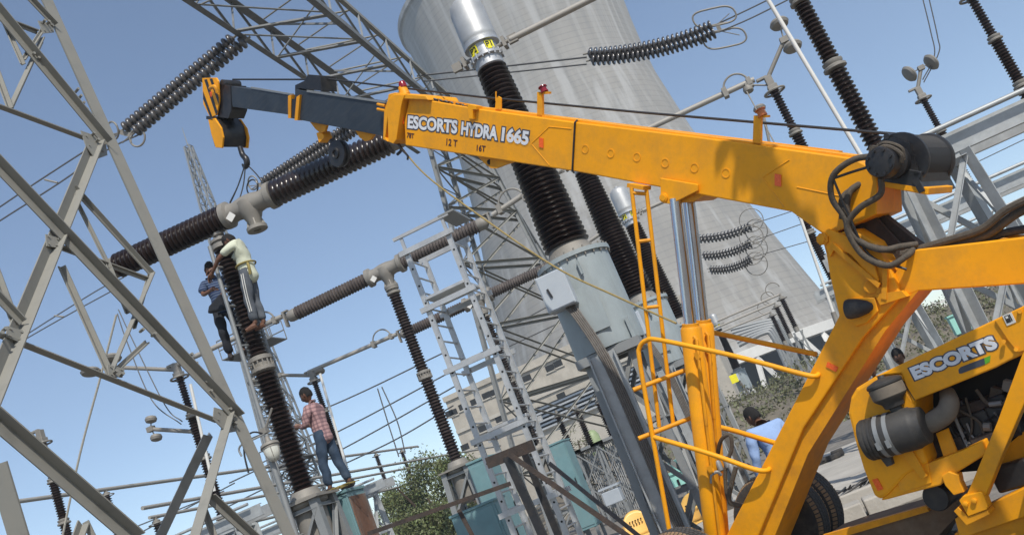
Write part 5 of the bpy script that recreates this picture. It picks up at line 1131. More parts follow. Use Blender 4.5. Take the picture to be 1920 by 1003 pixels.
# ================================================================== PEOPLE
def skin_mesh(verts, edges, rad, root=0, sub=1):
    me = bpy.data.meshes.new("t"); me.from_pydata([tuple(v) for v in verts], edges, [])
    ob = bpy.data.objects.new("t", me); COL.objects.link(ob)
    sk = ob.modifiers.new("s", 'SKIN'); sk.use_smooth_shade = True; sk.branch_smoothing = .6
    for i, r in enumerate(rad):
        d = me.skin_vertices[0].data[i]; d.radius = (r, r) if not isinstance(r, tuple) else r; d.use_root = (i == root)
    ss = ob.modifiers.new("u", 'SUBSURF'); ss.levels = sub+1; ss.render_levels = sub+1
    dg = bpy.context.evaluated_depsgraph_get(); dg.update()
    out_ = bpy.data.meshes.new_from_object(ob.evaluated_get(dg)); vs_ = [V(v.co) for v in out_.vertices]; fs_ = [tuple(p.vertices) for p in out_.polygons]
    bpy.data.objects.remove(ob); bpy.data.meshes.remove(out_)
    return vs_, fs_
def person(label, loc, yaw, J, shirt, trous, sleeve='short', bare=False, head_yaw=0.0, head_pitch=0.0, hair_long=1.0, grip=1.0, collar=True):
    """J: joints in the person's own frame (x right, y forward, z up from the soles)"""
    loc = V(loc); t = thing("person", label, "person", loc); cy, sy = math.cos(yaw), math.sin(yaw)
    W = lambda p: loc + V((p[0]*cy - p[1]*sy, p[0]*sy + p[1]*cy, p[2]))
    D = lambda p: V((p[0]*cy - p[1]*sy, p[0]*sy + p[1]*cy, p[2]))
    j = {k: V(v) for k, v in J.items()}
    mid = lambda a, b, f=.5: a + (b-a)*f
    # ---- body: one skin over the whole skeleton
    order = ['pel', 'belly', 'chest', 'nb', 'nt', 'shL', 'elL', 'wrL', 'shR', 'elR', 'wrR', 'hpL', 'knL', 'anL', 'toL', 'hpR', 'knR', 'anR', 'toR']
    rad = dict(pel=.085, belly=.085, chest=.08, nb=.055, nt=.054, shL=.045, elL=.039, wrL=.027, shR=.045, elR=.039, wrR=.027, hpL=.065, knL=.05, anL=.038, toL=.03, hpR=.065, knR=.05, anR=.038, toR=.03)
    ed = [('pel', 'belly'), ('belly', 'chest'), ('chest', 'nb'), ('nb', 'nt'), ('chest', 'shL'), ('shL', 'elL'), ('elL', 'wrL'), ('chest', 'shR'), ('shR', 'elR'), ('elR', 'wrR'),
          ('pel', 'hpL'), ('hpL', 'knL'), ('knL', 'anL'), ('anL', 'toL'), ('pel', 'hpR'), ('hpR', 'knR'), ('knR', 'anR'), ('anR', 'toR')]
    ix = {k: i for i, k in enumerate(order)}
    vs_, fs_ = skin_mesh([j[k] for k in order], [(ix[a], ix[b]) for a, b in ed], [rad[k] for k in order])
    b = MB(); b.add([W(p) for p in vs_], fs_)
    # head with nose, chin, ears
    hM = Matrix.Rotation(head_yaw, 3, 'Z') @ Matrix.Rotation(head_pitch, 3, 'X')
    H = j['hd']; hv = []; hf = []; n_, m_ = 20, 14
    for i in range(m_+1):
        th = math.pi*i/m_
        for k in range(n_):
            a = 2*math.pi*k/n_; x, y, z = .074*math.sin(th)*math.cos(a), .094*math.sin(th)*math.sin(a), .118*math.cos(th)
            if z < 0: x *= 1 - .38*(-z/.118)**1.5; y = y*(1-.12*(-z/.118)) + .012*(-z/.118)
            if y > .06 and abs(x) < .02 and -.035 < z < .02: y += .020*(1-abs(x)/.02)*(1-(z+.035)/.09)
            if y > .05 and .008 < z < .03 and abs(x) > .012: y -= .008
            hv.append(W(H + hM @ V((x, y, z))))
    for i in range(m_):
        for k in range(n_):
            q = (k+1) % n_; hf.append((i*n_+k, (i+1)*n_+k, (i+1)*n_+q, i*n_+q))
    b.add(hv, hf)
    for s_ in (-1, 1):
        e = MB(); c = H + hM @ V((s_*.076, -.008, -.005)); b.ball(W(c), (.012, .022, .032), 10)
    # hands: palm, four unequal bent fingers, thumb off the side
    for s_, el, wr in ((-1, 'elL', 'wrL'), (1, 'elR', 'wrR')):
        d = (j[wr]-j[el]).normalized(); u = V((0, 0, 1)) if abs(d.z) < .8 else V((0, 1, 0)); sd = d.cross(u).normalized(); nn = sd.cross(d)
        pv = [j[wr]-d*.01, j[wr]+d*.04, j[wr]+d*.085]
        b.pipe([W(p) for p in pv], [.026, .036, .034], 8)
        for k, L_ in enumerate((.070, .080, .075, .058)):
            o_ = sd*(-.028+.0187*k); p0 = j[wr]+d*.08+o_
            b.pipe([W(p0), W(p0+d*L_*.45-nn*.006*grip), W(p0+d*L_*.8-nn*.030*grip), W(p0+d*L_*.9-nn*.055*grip)], [.010, .0095, .009, .007], 6)
        p0 = j[wr]+d*.03-sd*.03*1; b.pipe([W(p0), W(p0+d*.03-sd*.025-nn*.01), W(p0+d*.06-sd*.022-nn*.03*grip)], [.013, .011, .008], 6)
    if bare:
        for a, c in (('anL', 'toL'), ('anR', 'toR')):
            dv = (j[c]-j[a]); b.pipe([W(j[a]+V((0, 0, -.03))), W(mid(j[a], j[c])+V((0, 0, -.015))), W(j[c]+dv.normalized()*.05)], [.04, .042, .03], 8)
    b.build("body", M_skin, t)
    # ---- face marks
    ey = MB()
    for s_ in (-1, 1): ey.ball(W(H + hM @ V((s_*.030, .079, .012))), .010, 8)
    ey.build("eyes", M_eye, t)
    fb_ = MB()
    for s_ in (-1, 1): fb_.pipe([W(H+hM@V((s_*.014, .089, .032))), W(H+hM@V((s_*.032, .084, .037))), W(H+hM@V((s_*.046, .070, .030)))], .005, 5)
    fb_.pipe([W(H+hM@V((-.022, .087, -.052))), W(H+hM@V((0, .098, -.047))), W(H+hM@V((.022, .087, -.052)))], .007, 5); fb_.build("brows_and_moustache", M_hair, t)
    # ---- hair cap
    hv = []; hf = []; keep = {}
    n_, m_ = 26, 16
    pts = {}
    for i in range(m_+1):
        th = math.pi*i/m_
        for k in range(n_):
            a = 2*math.pi*k/n_; x, y, z = math.sin(th)*math.cos(a), math.sin(th)*math.sin(a), math.cos(th)
            lim = .30 if y > .45 else (-.05 if y > -.1 else -.45*hair_long)
            if z >= lim-.12:
                r_ = 1.07 + .035*math.sin(7*a+3*th)*math.sin(5*th) + (.05 if z > .5 else 0); zz = max(z, lim)
                keep[(i, k)] = len(hv); hv.append(W(H + hM @ V((.076*r_*x, .094*r_*y-.006, .118*r_*zz+.004))))
    for i in range(m_):
        for k in range(n_):
            q = (k+1) % n_; c = [(i, k), (i+1, k), (i+1, q), (i, q)]
            if all(x in keep for x in c): hf.append(tuple(keep[x] for x in c))
    h_ = MB(); h_.add(hv, hf); h_.build("hair", M_hair, t)
    # ---- shirt
    vn = ['hem', 'belly', 'chest', 'nb', 'shL', 'slL', 'shR', 'slR']
    j['hem'] = mid(j['belly'], j['pel'], 1.0) + V((0, .0, -.19))
    pos = {'hem': j['hem'], 'belly': j['belly'], 'chest': j['chest'], 'nb': mid(j['chest'], j['nb'], .9), 'shL': j['shL'], 'shR': j['shR']}
    rd = {'hem': .150, 'belly': .148, 'chest': .160, 'nb': .088, 'shL': .092, 'shR': .092}
    es = [('hem', 'belly'), ('belly', 'chest'), ('chest', 'nb')]
    for s_ in 'LR':
        if sleeve == 'short': pos['sl'+s_] = mid(j['sh'+s_], j['el'+s_], .85); rd['sl'+s_] = .066; es += [('chest', 'sh'+s_), ('sh'+s_, 'sl'+s_)]
        else:
            pos['sl'+s_] = j['el'+s_]; rd['sl'+s_] = .058; f = .55 if sleeve == 'rolled' else .93
            pos['cf'+s_] = mid(j['el'+s_], j['wr'+s_], f); rd['cf'+s_] = .047; es += [('chest', 'sh'+s_), ('sh'+s_, 'sl'+s_), ('sl'+s_, 'cf'+s_)]
    ks = list(pos); vs_, fs_ = skin_mesh([pos[k] for k in ks], [(ks.index(a), ks.index(c)) for a, c in es], [rd[k] for k in ks], ks.index('chest'))
    # folds
    vs_ = [p + V((math.sin(p.z*38+p.x*21), math.cos(p.z*33-p.y*17), 0))*.0055 for p in vs_]
    MB().add([W(p) for p in vs_], fs_).build("shirt", shirt, t)
    if collar: cl = MB(); cl.torus(W(mid(j['nb'], j['nt'], .1)), D(j['nt']-j['nb']), .058, .010, 20, 6); cl.build("collar", shirt, t)
    # ---- trousers
    pos = {'w': mid(j['pel'], j['belly'], 1.1), 'pel': j['pel']}; rd = {'w': .132, 'pel': .134}; es = [('w', 'pel')]
    for s_ in 'LR':
        pos.update({'hp'+s_: j['hp'+s_], 'kn'+s_: j['kn'+s_], 'an'+s_: mid(j['kn'+s_], j['an'+s_], .93)}); rd.update({'hp'+s_: .108, 'kn'+s_: .077, 'an'+s_: .070}); es += [('pel', 'hp'+s_), ('hp'+s_, 'kn'+s_), ('kn'+s_, 'an'+s_)]
    ks = list(pos); vs_, fs_ = skin_mesh([pos[k] for k in ks], [(ks.index(a), ks.index(c)) for a, c in es], [rd[k] for k in ks], ks.index('pel'))
    vs_ = [p + V((math.sin(p.z*29+p.x*9), math.cos(p.z*26+1), 0))*.006 for p in vs_]
    MB().add([W(p) for p in vs_], fs_).build("trousers", trous, t)
    if not bare:
        for a, c in (('anL', 'toL'), ('anR', 'toR')):
            f = MB(); dv = (j[c]-j[a]); dv.z = 0; dv = dv.normalized(); s0 = j[a]; zz = min(j[a].z, j[c].z)-.035
            f.pipe([W(V((s0.x, s0.y, zz+.045))-dv*.06), W(V((s0.x, s0.y, zz+.05))), W(V((j[c].x, j[c].y, zz+.04))), W(V((j[c].x, j[c].y, zz+.032))+dv*.075)], [.038, .048, .046, .026], 8, 3); f.build("shoe", M_sole, t)
    return t, W
def stand(**over):
    J = dict(pel=(0, 0, .90), belly=(0, .01, 1.06), chest=(0, .0, 1.27), nb=(0, -.005, 1.40), nt=(0, .012, 1.47), hd=(0, .035, 1.565), shL=(-.165, 0, 1.335), elL=(-.225, -.02, 1.06), wrL=(-.22, .08, .83),
             shR=(.165, 0, 1.335), elR=(.225, -.02, 1.06), wrR=(.22, .08, .83), hpL=(-.085, 0, .84), knL=(-.095, .02, .47), anL=(-.10, -.02, .08), toL=(-.11, .11, .035), hpR=(.085, 0, .84), knR=(.095, .02, .47), anR=(.10, -.02, .08), toR=(.11, .11, .035))
    J.update(over); return J
# man in plaid on the cabinet, facing the column (towards -X)
pm_ = atZ(622, 908, zc+.01)
pm_ = V((atY(628, 908, 13.0).x, 13.16, zc+.005))
J = stand(elL=(-.21, .10, 1.08), wrL=(-.07, .34, 1.14), elR=(.20, .13, 1.07), wrR=(.05, .37, 1.17), hd=(0, .06, 1.55), nt=(0, .025, 1.46), anL=(-.12, .10, .08), toL=(-.14, .23, .035), knL=(-.11, .09, .47), anR=(.10, -.12, .08), toR=(.12, .01, .035), knR=(.10, -.02, .47))
person("man in a pink plaid shirt and blue jeans standing on the rust-streaked cabinet", pm_, R(82), J, M_plaid, M_denim, 'rolled', head_yaw=R(10), head_pitch=R(-14))
# bunch of yellow slings at his feet
rr_ = MB()
for k in range(5):
    c = pm_ + V((-.16+.07*k, -.12+random.uniform(-.05, .05), .02)); rr_.pipe([c+V((-.12, -.02, 0)), c+V((0, -.08, .035)), c+V((.14, -.03, .02)), c+V((.22, .05, .01)), c+V((.05, .08, .03)), c+V((-.1, .02, .0))], .007, 6, 4)
tag(rr_.build("sling_rope", M_ochre, loc=tuple(pm_)), "tangle of ochre sling rope on the cabinet top at the plaid man's feet", "rope")
# man in cream on the column
pc_ = atY(490, 612, 12.42); pc_.z -= .02; pc_.x += .06
J = stand(pel=(.0, -.02, .87), belly=(.0, -.01, 1.03), chest=(.0, -.07, 1.25), nb=(.0, -.02, 1.38), nt=(0, .04, 1.43), hd=(.03, .12, 1.47), shL=(-.18, -.03, 1.33), shR=(.18, -.02, 1.32), elL=(-.21, .26, 1.20), wrL=(-.12, .47, 1.06), elR=(.21, .28, 1.22), wrR=(.14, .52, 1.2),
          anL=(-.06, .10, .08), toL=(-.07, .22, .045), knL=(-.08, .08, .46), anR=(.07, .02, .08), toR=(.07, .14, .045), knR=(.09, .05, .46))
pcr, Wc = person("man in cream shirt and striped track trousers clinging to the top of the breaker column", pc_, R(97), J, M_cream, M_grey_tr, 'short', bare=True, head_pitch=R(-35), collar=False)
st2 = MB()
for o_ in (-.016, .016): st2.pipe([Wc((-.215, .0+o_, .82)), Wc((-.205, .03+o_, .62)), Wc((-.175, .06+o_, .45)), Wc((-.15, .08+o_, .25))], .007, 6, 4)
st2.build("trouser_stripe", M_white, pcr)
bl = MB(); bl.torus(Wc((0, -.02, 1.0)), (0, 0, 1), .150, .014, 24, 6); bl.pipe([Wc((-.12, -.10, .97)), Wc((-.17, -.12, .9)), Wc((-.16, -.10, .78))], .022, 6, 3); bl.build("safety_sling", M_ochre, pcr)
# man in blue stripes on the ladder behind the column
pb2 = atY(447, 672, 12.98)
J = stand(hd=(0, .10, 1.50), nt=(0, .05, 1.44), elL=(-.22, .10, 1.10), wrL=(-.10, .28, 1.03), elR=(.22, .1, 1.12), wrR=(.10, .30, 1.10), knL=(-.12, .15, .48), knR=(.10, .08, .46), anL=(-.11, .02, .1))
person("man in a blue striped shirt on the ladder behind the breaker column", pb2, R(215), J, M_bstripe, M_dark_tr, 'short', head_pitch=R(-22), head_yaw=R(12))
tb = MB(); q = atY(404, 575, 12.62); tb.hexa([q+V((-.16, -.03, -.05)), q+V((.14, -.03, -.10)), q+V((.14, .08, -.10)), q+V((-.16, .08, -.05)), q+V((-.10, -.03, .05)), q+V((.15, -.03, .16)), q+V((.15, .08, .16)), q+V((-.10, .08, .05))]); tag(tb.build("tool_bag", M_dark_tr, bevel=.03, loc=tuple(q)), "black tool bag hanging at the waist of the man in blue stripes", "bag")
# man in pale blue walking away behind the mast
hp_ = at(1406, 772, 11.4)
J = stand(chest=(0, .05, 1.29), nb=(0, .10, 1.42), nt=(0, .15, 1.455), hd=(0, .21, 1.515), shL=(-.20, .06, 1.365), shR=(.20, .05, 1.36), elL=(-.26, .06, 1.05), wrL=(-.29, .14, .82), elR=(.25, .0, 1.06), wrR=(.22, .08, .84), knL=(-.1, .12, .47), anL=(-.10, .14, .08), toL=(-.1, .27, .035), anR=(.1, -.22, .10), toR=(.1, -.10, .035), knR=(.09, -.05, .47))
person("man in a pale blue shirt and khaki trousers walking away behind the crane mast", (hp_.x+.10, hp_.y-.1, .05), R(28), J, M_sky_sh, M_khaki, 'long', head_yaw=R(30), head_pitch=R(-20), collar=False)
# two onlookers behind the engine hood
for (u, v, d, lab, sh_, yw, zz) in ((1686, 668, 13.2, "dark-haired onlooker whose hair shows above the engine hood", M_khaki, R(150), 0), (1632, 690, 12.6, "onlooker whose face shows between mast and engine hood", M_grey_tr, R(175), -.10)):
    p = at(u, v, d); person(lab, (p.x, p.y, p.z-1.57), yw, stand(), sh_, M_dark_tr, 'short')
# ================================================================== SCAFFOLD, TRESTLE, ROPES, SMALL THINGS
LX0, LX1, LY0, LY1 = -4.50, -3.74, 14.0, 14.78
lt = thing("ladder_tower", "tall bright aluminium ladder scaffold tower standing before the farther breaker pole", "scaffold", (-4.1, 14.4, 0))
ZT_ = 6.02
RUNG = MB(); RUNG.tube((0, LY0, 0), (0, LY1, 0), .016, n=8); RGM = RUNG.mesh("rung", V((0, 0, 0)), M_alub)
for x in (LX0, LX1):
    for yy in (LY0, LY1):
        b = MB(); b.box((x, yy, ZT_/2), (.085, .035, ZT_)); b.box((x+.04, yy, ZT_/2), (.012, .055, ZT_)); b.build("upright", M_alub, lt, smooth=False)
    k = 0; z = .25
    while z < ZT_-.1:
        ob = inst("rung", RGM, lt, (x, 0, z)); z += .28
hol = MB()
for x in (LX0, LX1):
    for k in range(20): hol.tube((x+.005, LY0-.0185, .3+k*.3), (x+.005, LY0-.022, .3+k*.3), .018, n=8)
o = hol.build("bolt_hole", M_void, lt); o['kind'] = 'stuff'
for z in (.55, 1.6, 2.78, 3.95, 5.0, 6.0):
    for yy in (LY0-.045, LY1+.045):
        MB().box(((LX0+LX1)/2, yy, z), (LX1-LX0+.22, .05, .085)).build("cross_rail", M_alub, lt, smooth=False)
for z in (5.16, ): MB().box(((LX0+LX1)/2, (LY0+LY1)/2, z), (LX1-LX0-.06, LY1-LY0+.1, .05)).build("platform", M_alub, lt, bevel=.006)
for z in (4.08, 2.9): MB().box(((LX0+LX1)/2, LY1-.12, z), (LX1-LX0-.06, .3, .05)).build("platform", M_alub, lt, bevel=.006)
b = MB(); b.box(((LX0+LX1)/2, LY0-.02, 6.28), (LX1-LX0+.26, .05, .05)); b.box((LX0, LY0, 6.15), (.05, .05, .3)); b.box((LX1, LY0, 6.15), (.05, .05, .3)); b.build("guard_rail", M_alub, lt, smooth=False)
MB().box((LX1+.1, (LY0+LY1)/2, 6.30), (.28, LY1-LY0+.1, .03)).build("top_plate", M_galv, lt)
for a, c in (((LX0, LY0-.05, 5.1), (LX1, LY0-.05, 6.0)), ): pass
ch_ = MB(); ch_.pipe([atY(905, 592, 14.9), atY(925, 650, 14.9), atY(965, 740, 14.9), atY(1005, 835, 14.9)], .035, 6, 6)
n_ = 46
for k in range(n_):
    f = k/n_; u = 905+100*f; v = 592+243*f; ch_.box(atY(u, v, 14.86), (.09, .03, .025))
ch_.build("cable_chain", M_rub, lt)
# rusty trestle in front of it
tr = thing("rusty_trestle", "low rusty brown steel trestle with slanting bars in front of the ladder tower", "trestle", (-3.3, 11.4, 0))
YT = 11.5
def tbar(a, b, w_, m=M_rust, y0=YT, y1=YT): return MB().bar(atY(*a, y0), atY(*b, y1), w_, w_*.55, (0, 1, 0)).build("bar", m, tr)
tbar((914, 868), (1000, 834), .14); tbar((951, 856), (1030, 1030), .105, M_blk, YT-.03, YT-.03); tbar((984, 850), (1050, 1010), .09, M_blk, YT+.5, YT+.5)
tbar((953, 850), (1200, 1020), .06, M_rust, YT-.1, YT-.4); tbar((1030, 868), (1205, 1010), .05, M_blk, YT+.2, YT-.2); tbar((690, 1000), (957, 906), .055, M_rust, YT-.1, YT-.1); tbar((860, 955), (905, 1040), .05, M_rust, YT+.05, YT-.0)
# yellow tag rope from the boom nose to the lift cylinder
tp_ = thing("tag_rope", "ochre rope slanting from the boom nose down to the lift cylinder", "rope", CP(748, 276, -.1))
MB().pipe([CP(748, 272, -.1), CP(800, 330, .0), CP(900, 405, .1), CP(1040, 500, .12), CP(1150, 553, .12), CP(1268, 606, .12)], .011, 7, 6).build("rope", M_rope, tp_)
kn = MB(); kn.pipe([CP(735, 268, -.05), CP(748, 272, -.02), CP(752, 282, -.02), CP(745, 290, -.02)], .02, 6, 4); kn.pipe([CP(752, 280, -.02), CP(764, 292, -.02), CP(764, 300, -.02)], .014, 6, 3); kn.build("knot", M_blk, tp_)
# slings from the hook to the breaker head
sg = thing("lifting_slings", "dark wire slings between the crane hook and the breaker head", "sling", hp-UP*.25)
c0 = V((-6.15, 12.6, 7.36))
for dx, z_ in ((-.27, .17), (-.34, .1), (-.1, .14), (.36, .2)):
    MB().pipe([hp-UP*.25, (hp-UP*.25)*.45+(c0+V((dx, 0, z_)))*.55+V((.01, 0, 0)), c0+V((dx, -.05, z_))], .010, 6, 3).build("sling", M_steelrope, sg)
# ladder leaning against the column
la = thing("ladder", "tubular grey ladder leaning on the breaker column beside the lamp", "ladder", atY(545, 1003, 12.1))
r0, r1 = atY(393, 462, 12.35), atY(500, 815, 12.30)
low = r1 + (r1-r0)*((r1.z-.1)/(r0.z-r1.z)); o2 = V((.14, .52, 0))
MB().tube(low, r0, .032, n=12).build("rail", M_galv, la); MB().tube(low+o2, r0+o2, .032, n=12).build("rail", M_galv, la)
k = .15
RG2 = []
while k < .98:
    p = low+(r0-low)*k; MB().tube(p, p+o2, .016, n=8).build("rung", M_galv, la); k += .047
# yard lamp on a pole
lp_ = atY(507, 838, 11.7); lm = thing("yard_lamp", "yard lamp with a dusty glass dome on a slim pole left of the breaker column", "lamp", (lp_.x+.05, 11.7, 0))
ax_ = V((.10, -.12, -1)).normalized()
b = MB(); b.lathe([(.025, -.16), (.035, -.14), (.045, -.08), (.125, -.05), (.138, -.01), (.12, .0), (.12, .02)], lp_, ax_, 24); b.build("cap", M_alu, lm)
b = MB(); b.lathe([(.112, .02), (.112, .06), (.10, .125), (.07, .18), (.02, .205)], lp_, ax_, 24); b.build("glass_dome", M_glass, lm)
b = MB()
for k in range(6):
    a = k*math.pi/3; d_, x_, y_ = b.frame(lp_, lp_+ax_); e = x_*math.cos(a)+y_*math.sin(a); b.pipe([lp_+ax_*.02+e*.117, lp_+ax_*.08+e*.115, lp_+ax_*.155+e*.084, lp_+ax_*.20+e*.035], .006, 5)
b.build("guard", M_alu, lm)
pt = atY(512, 872, 11.74); MB().tube((pt.x, 11.74, 0), (pt.x, 11.74, pt.z+.1), .04, n=12).build("pole", M_galv, lm)
MB().pipe([atY(453, 855, 11.6), atY(448, 842, 11.6), atY(455, 832, 11.6), atY(478, 822, 11.65), atY(498, 812, 11.7)], .014, 6, 5).build("bracket_pipe", M_galv, lm)
MB().pipe([atY(466, 886, 11.6), atY(458, 850, 11.6), atY(460, 822, 11.6), atY(474, 810, 11.62), atY(492, 812, 11.68)], .013, 6, 5).build("cable", M_blk, lm)
b = MB(); b.box(lp_-ax_*.25, (.1, .1, .08)); b.pipe([lp_-ax_*.25, lp_-ax_*.3+V((.15, 0, .12)), lp_-ax_*.3+V((.22, 0, .2))], .016, 6, 3); b.build("gland_box", M_alu, lm)
# pale operating rod and earthing rod at the right
def rod(label, a, b_, y, r): 
    p, q = atY(*a, y), atY(*b_, y); t = thing("operating_rod", label, "rod", q, "pale vertical rods"); MB().tube(p, q, r, n=10).build("rod", M_white, t); MB().tube(q, q+(q-p).normalized()*.25, r*1.6, n=10).build("socket", M_alu, t)
rod("long pale rod slanting down to the black winch, nearest the camera", (1422, -30), (1650, 352), 11.6, .027)
rod("thinner pale rod passing behind the boom right of the orange lamp bracket", (1452, 268), (1562, 585), 18.6, .03)
b = MB(); p, q = atY(1400, 172, 18.9), atY(1452, 268, 18.6); tag(b.tube(p, q, .013, n=6).build("earth_lead", M_alu, loc=tuple(q)), "thin lead dropping from the small shield disc to the pale rod", "lead")
p, q = atY(197, 640, 15.5), atY(105, 1030, 15.5); rp_ = MB(); rp_.pipe([atY(218, 590, 15.5), atY(190, 700, 15.5), atY(150, 850, 15.5), atY(112, 1030, 15.5)], .022, 7, 5); tag(rp_.build("hanging_rope", M_roped, loc=tuple(q)), "pale fibre rope hanging down through the left lattice tower", "rope")
p, q = atY(357, 720, 18.5), atY(402, 920, 18.5); tag(MB().tube(p, q, .035, n=8).build("operating_rod", M_white, loc=tuple(q)), "pale rod beside the left isolator post behind the tower leg", "rod")
p, q = atY(600, 700, 25.2), atY(658, 905, 25.2); tag(MB().tube(p, q, .04, n=8).build("operating_rod", M_white, loc=tuple(q)), "pale rod slanting down just right of the man in plaid", "rod")
# conductors
def wire(label, pts, r, group=None, spacers=()):
    t = thing("conductor", label, "wire", pts[0], group)
    MB().pipe(pts, r, 5, 8).build("wire", M_wire, t); return t
def wire_px(label, px, y, r, group="overhead conductors"): return wire(label, [atY(u, v, y) for u, v in px], r, group)
wire_px("upper conductor of the pair leaving the nearest disc string to the left", [(236, 248), (195, 262), (90, 328), (0, 388), (-60, 430)], YS1, .022); wire_px("lower conductor of the pair leaving the nearest disc string to the left", [(262, 252), (200, 282), (110, 344), (0, 414), (-60, 455)], YS1, .022)
tag(MB().pipe([atY(84, 337, YS1), atY(108, 343, YS1)], .03, 6).build("spacer", M_alu, loc=tuple(atY(84, 337, YS1))), "small spacer clamp joining the twin conductors at upper left", "clamp")
wire_px("upper conductor of the pair crossing behind the middle of the left tower", [(232, 520), (190, 540), (105, 592), (30, 640), (-30, 680)], YS2, .022); wire_px("lower conductor of the pair crossing behind the middle of the left tower", [(232, 534), (190, 556), (110, 600), (20, 652), (-30, 684)], YS2, .022)
tag(MB().pipe([atY(102, 592, YS2), atY(120, 594, YS2)], .035, 6).build("spacer", M_alu, loc=tuple(atY(102, 592, YS2))), "small spacer clamp joining the twin conductors at middle left", "clamp")
wire_px("upper strain rod between far tower and the disc string", [(782, 143), (900, 130), (1100, 108)], 29, .035, "strain rods"); wire_px("lower strain rod between far tower and the disc string", [(795, 153), (920, 140), (1100, 121)], 29, .03, "strain rods")
wire_px("upper conductor running from the long-ringed string out of the top", [(1345, 46), (1400, 20), (1470, -14)], 29, .025); wire_px("lower conductor running from the long-ringed string out of the top", [(1350, 60), (1410, 34), (1490, -6)], 29, .025)
for k, (a, b_) in enumerate([((1412, 420), (1560, 372)), ((1412, 452), (1560, 400)), ((1412, 482), (1560, 440))]): wire_px("thin far conductor leaving the %s small disc string" % ("topmost", "middle", "lowest")[k], [a, b_], 62, .03, "far thin conductors")
for k, (a, b_, lab) in enumerate([((470, 822), (830, 662), "top"), ((430, 905), (845, 697), "second"), ((430, 948), (860, 720), "third"), ((640, 872), (850, 760), "fourth")]):
    wire_px("far sagging conductor in the gap between column and ladder tower, %s of four" % lab, [a, ((a[0]+b_[0])/2, (a[1]+b_[1])/2+6), b_], 52, .045)
for (a, b_, c_, lab) in [((708, 728), (730, 800), (748, 856), "left"), ((716, 725), (745, 790), (760, 850), "right"), ((632, 808), (650, 870), (655, 905), "third from right")]: wire_px("thin drop wire from the far conductors to the low bus, %s" % lab, [a, b_, c_], 51, .04, "drop wires")
wire_px("upper wire sagging through the left tower's lower panel", [(220, 588), (238, 640), (285, 750), (340, 795)], 19, .014); wire_px("lower wire sagging through the left tower's lower panel", [(222, 580), (250, 640), (310, 760), (342, 790)], 19.2, .014)
for a, b_ in (((0, 765), (22, 800)), ): wire_px("short wire at the left edge above the thick diagonal", [(-6, 760), (8, 785), (22, 798)], 18, .018)
for (p_, lab) in ([((1728, -10), (1745, 60), (1752, 105), (1730, 150)), "left"], [((1740, -10), (1758, 70), (1760, 100), (1732, 155)), "right"]): wire_px("thin dropper wire hanging to the shield discs at upper right, %s of two" % lab, list(p_), 25.9, .016, "dropper wires")
for (a, b_) in (((1820, 310), (1920, 262)), ((1690, 430), (1920, 330))): wire_px("thin far wire at the right edge, %s galvanised beam" % ("under the nearest" if a[0] > 1800 else "crossing below the second"), [a, b_], 60, .03, "far thin conductors")
for (a, b_, q_) in (((250, 1005), (440, 905), "steepest"), ((470, 960), (300, 1030), "rightmost"), ((420, 920), (215, 1003), "longest")): wire_px("far conductor low behind the left tower, %s of three" % q_, [a, b_], 55, .045, "far conductors low at left")
for (a, b_) in (((905, 640), (1055, 560)), ((915, 668), (1060, 600))): wire_px("conductor before the cooling tower below the breaker arm, %s of two" % ("upper" if a[1] < 650 else "lower"), [a, b_], 45, .03, "conductors before the cooling tower")
# yellow plastic chairs
def chair(label, p, yaw):
    t = thing("plastic_chair", label, "chair", p, "yellow plastic chairs"); cy, sy = math.cos(yaw), math.sin(yaw)
    W = lambda x, y, z: V(p)+V((x*cy-y*sy, x*sy+y*cy, z))
    b = MB(); n1, n2 = 12, 8; vs_ = []
    for i in range(n1+1):
        a = -1+2*i/n1
        for k in range(n2+1):
            f = k/n2; hgt = .44+.42*f*(1-.22*a*a*f-.16*abs(a)**4); vs_.append(W(a*.25*(1-.12*f), -.20-.10*f-.06*(1-a*a), hgt))
    b.add(vs_, [(i*(n2+1)+k, i*(n2+1)+k+1, (i+1)*(n2+1)+k+1, (i+1)*(n2+1)+k) for i in range(n1) for k in range(n2)])
    bk = b.build("backrest", M_chair, t); so_ = bk.modifiers.new("s", 'SOLIDIFY'); so_.thickness = .012
    h = MB()
    for i in range(5):
        for k in range(2): h.tube(W(-.10+.05*i, -.335+.0*abs(i-2)-.03, .70-.06*k), W(-.10+.05*i, -.26, .70-.06*k), .012, n=8)
    h.build("vent_hole", M_void, t)
    b = MB(); b.prism([W(-.23, -.2, .43), W(.23, -.2, .43), W(.25, .22, .44), W(-.25, .22, .44)], V((0, 0, .02))); b.build("seat", M_chair, t, bevel=.01)
    for sx in (-1, 1):
        for y_ in (-.2, .2): MB().tube(W(sx*.26, y_*1.15, 0), W(sx*.22, y_, .43), .022, .03, n=8).build("leg", M_chair, t)
        MB().pipe([W(sx*.25, -.22, .66), W(sx*.28, .0, .66), W(sx*.27, .18, .64), W(sx*.25, .20, .45)], .02, 8, 3).build("armrest", M_chair, t)
pz2 = at(1188, 962, 15.6); chair("yellow plastic chair with holes in its back, left of the big steel channel", (pz2.x, pz2.y, 0), R(195))
pz2 = at(1285, 975, 14.0); chair("yellow plastic chair partly hidden behind the crane's lift cylinder", (pz2.x, pz2.y, 0), R(150))
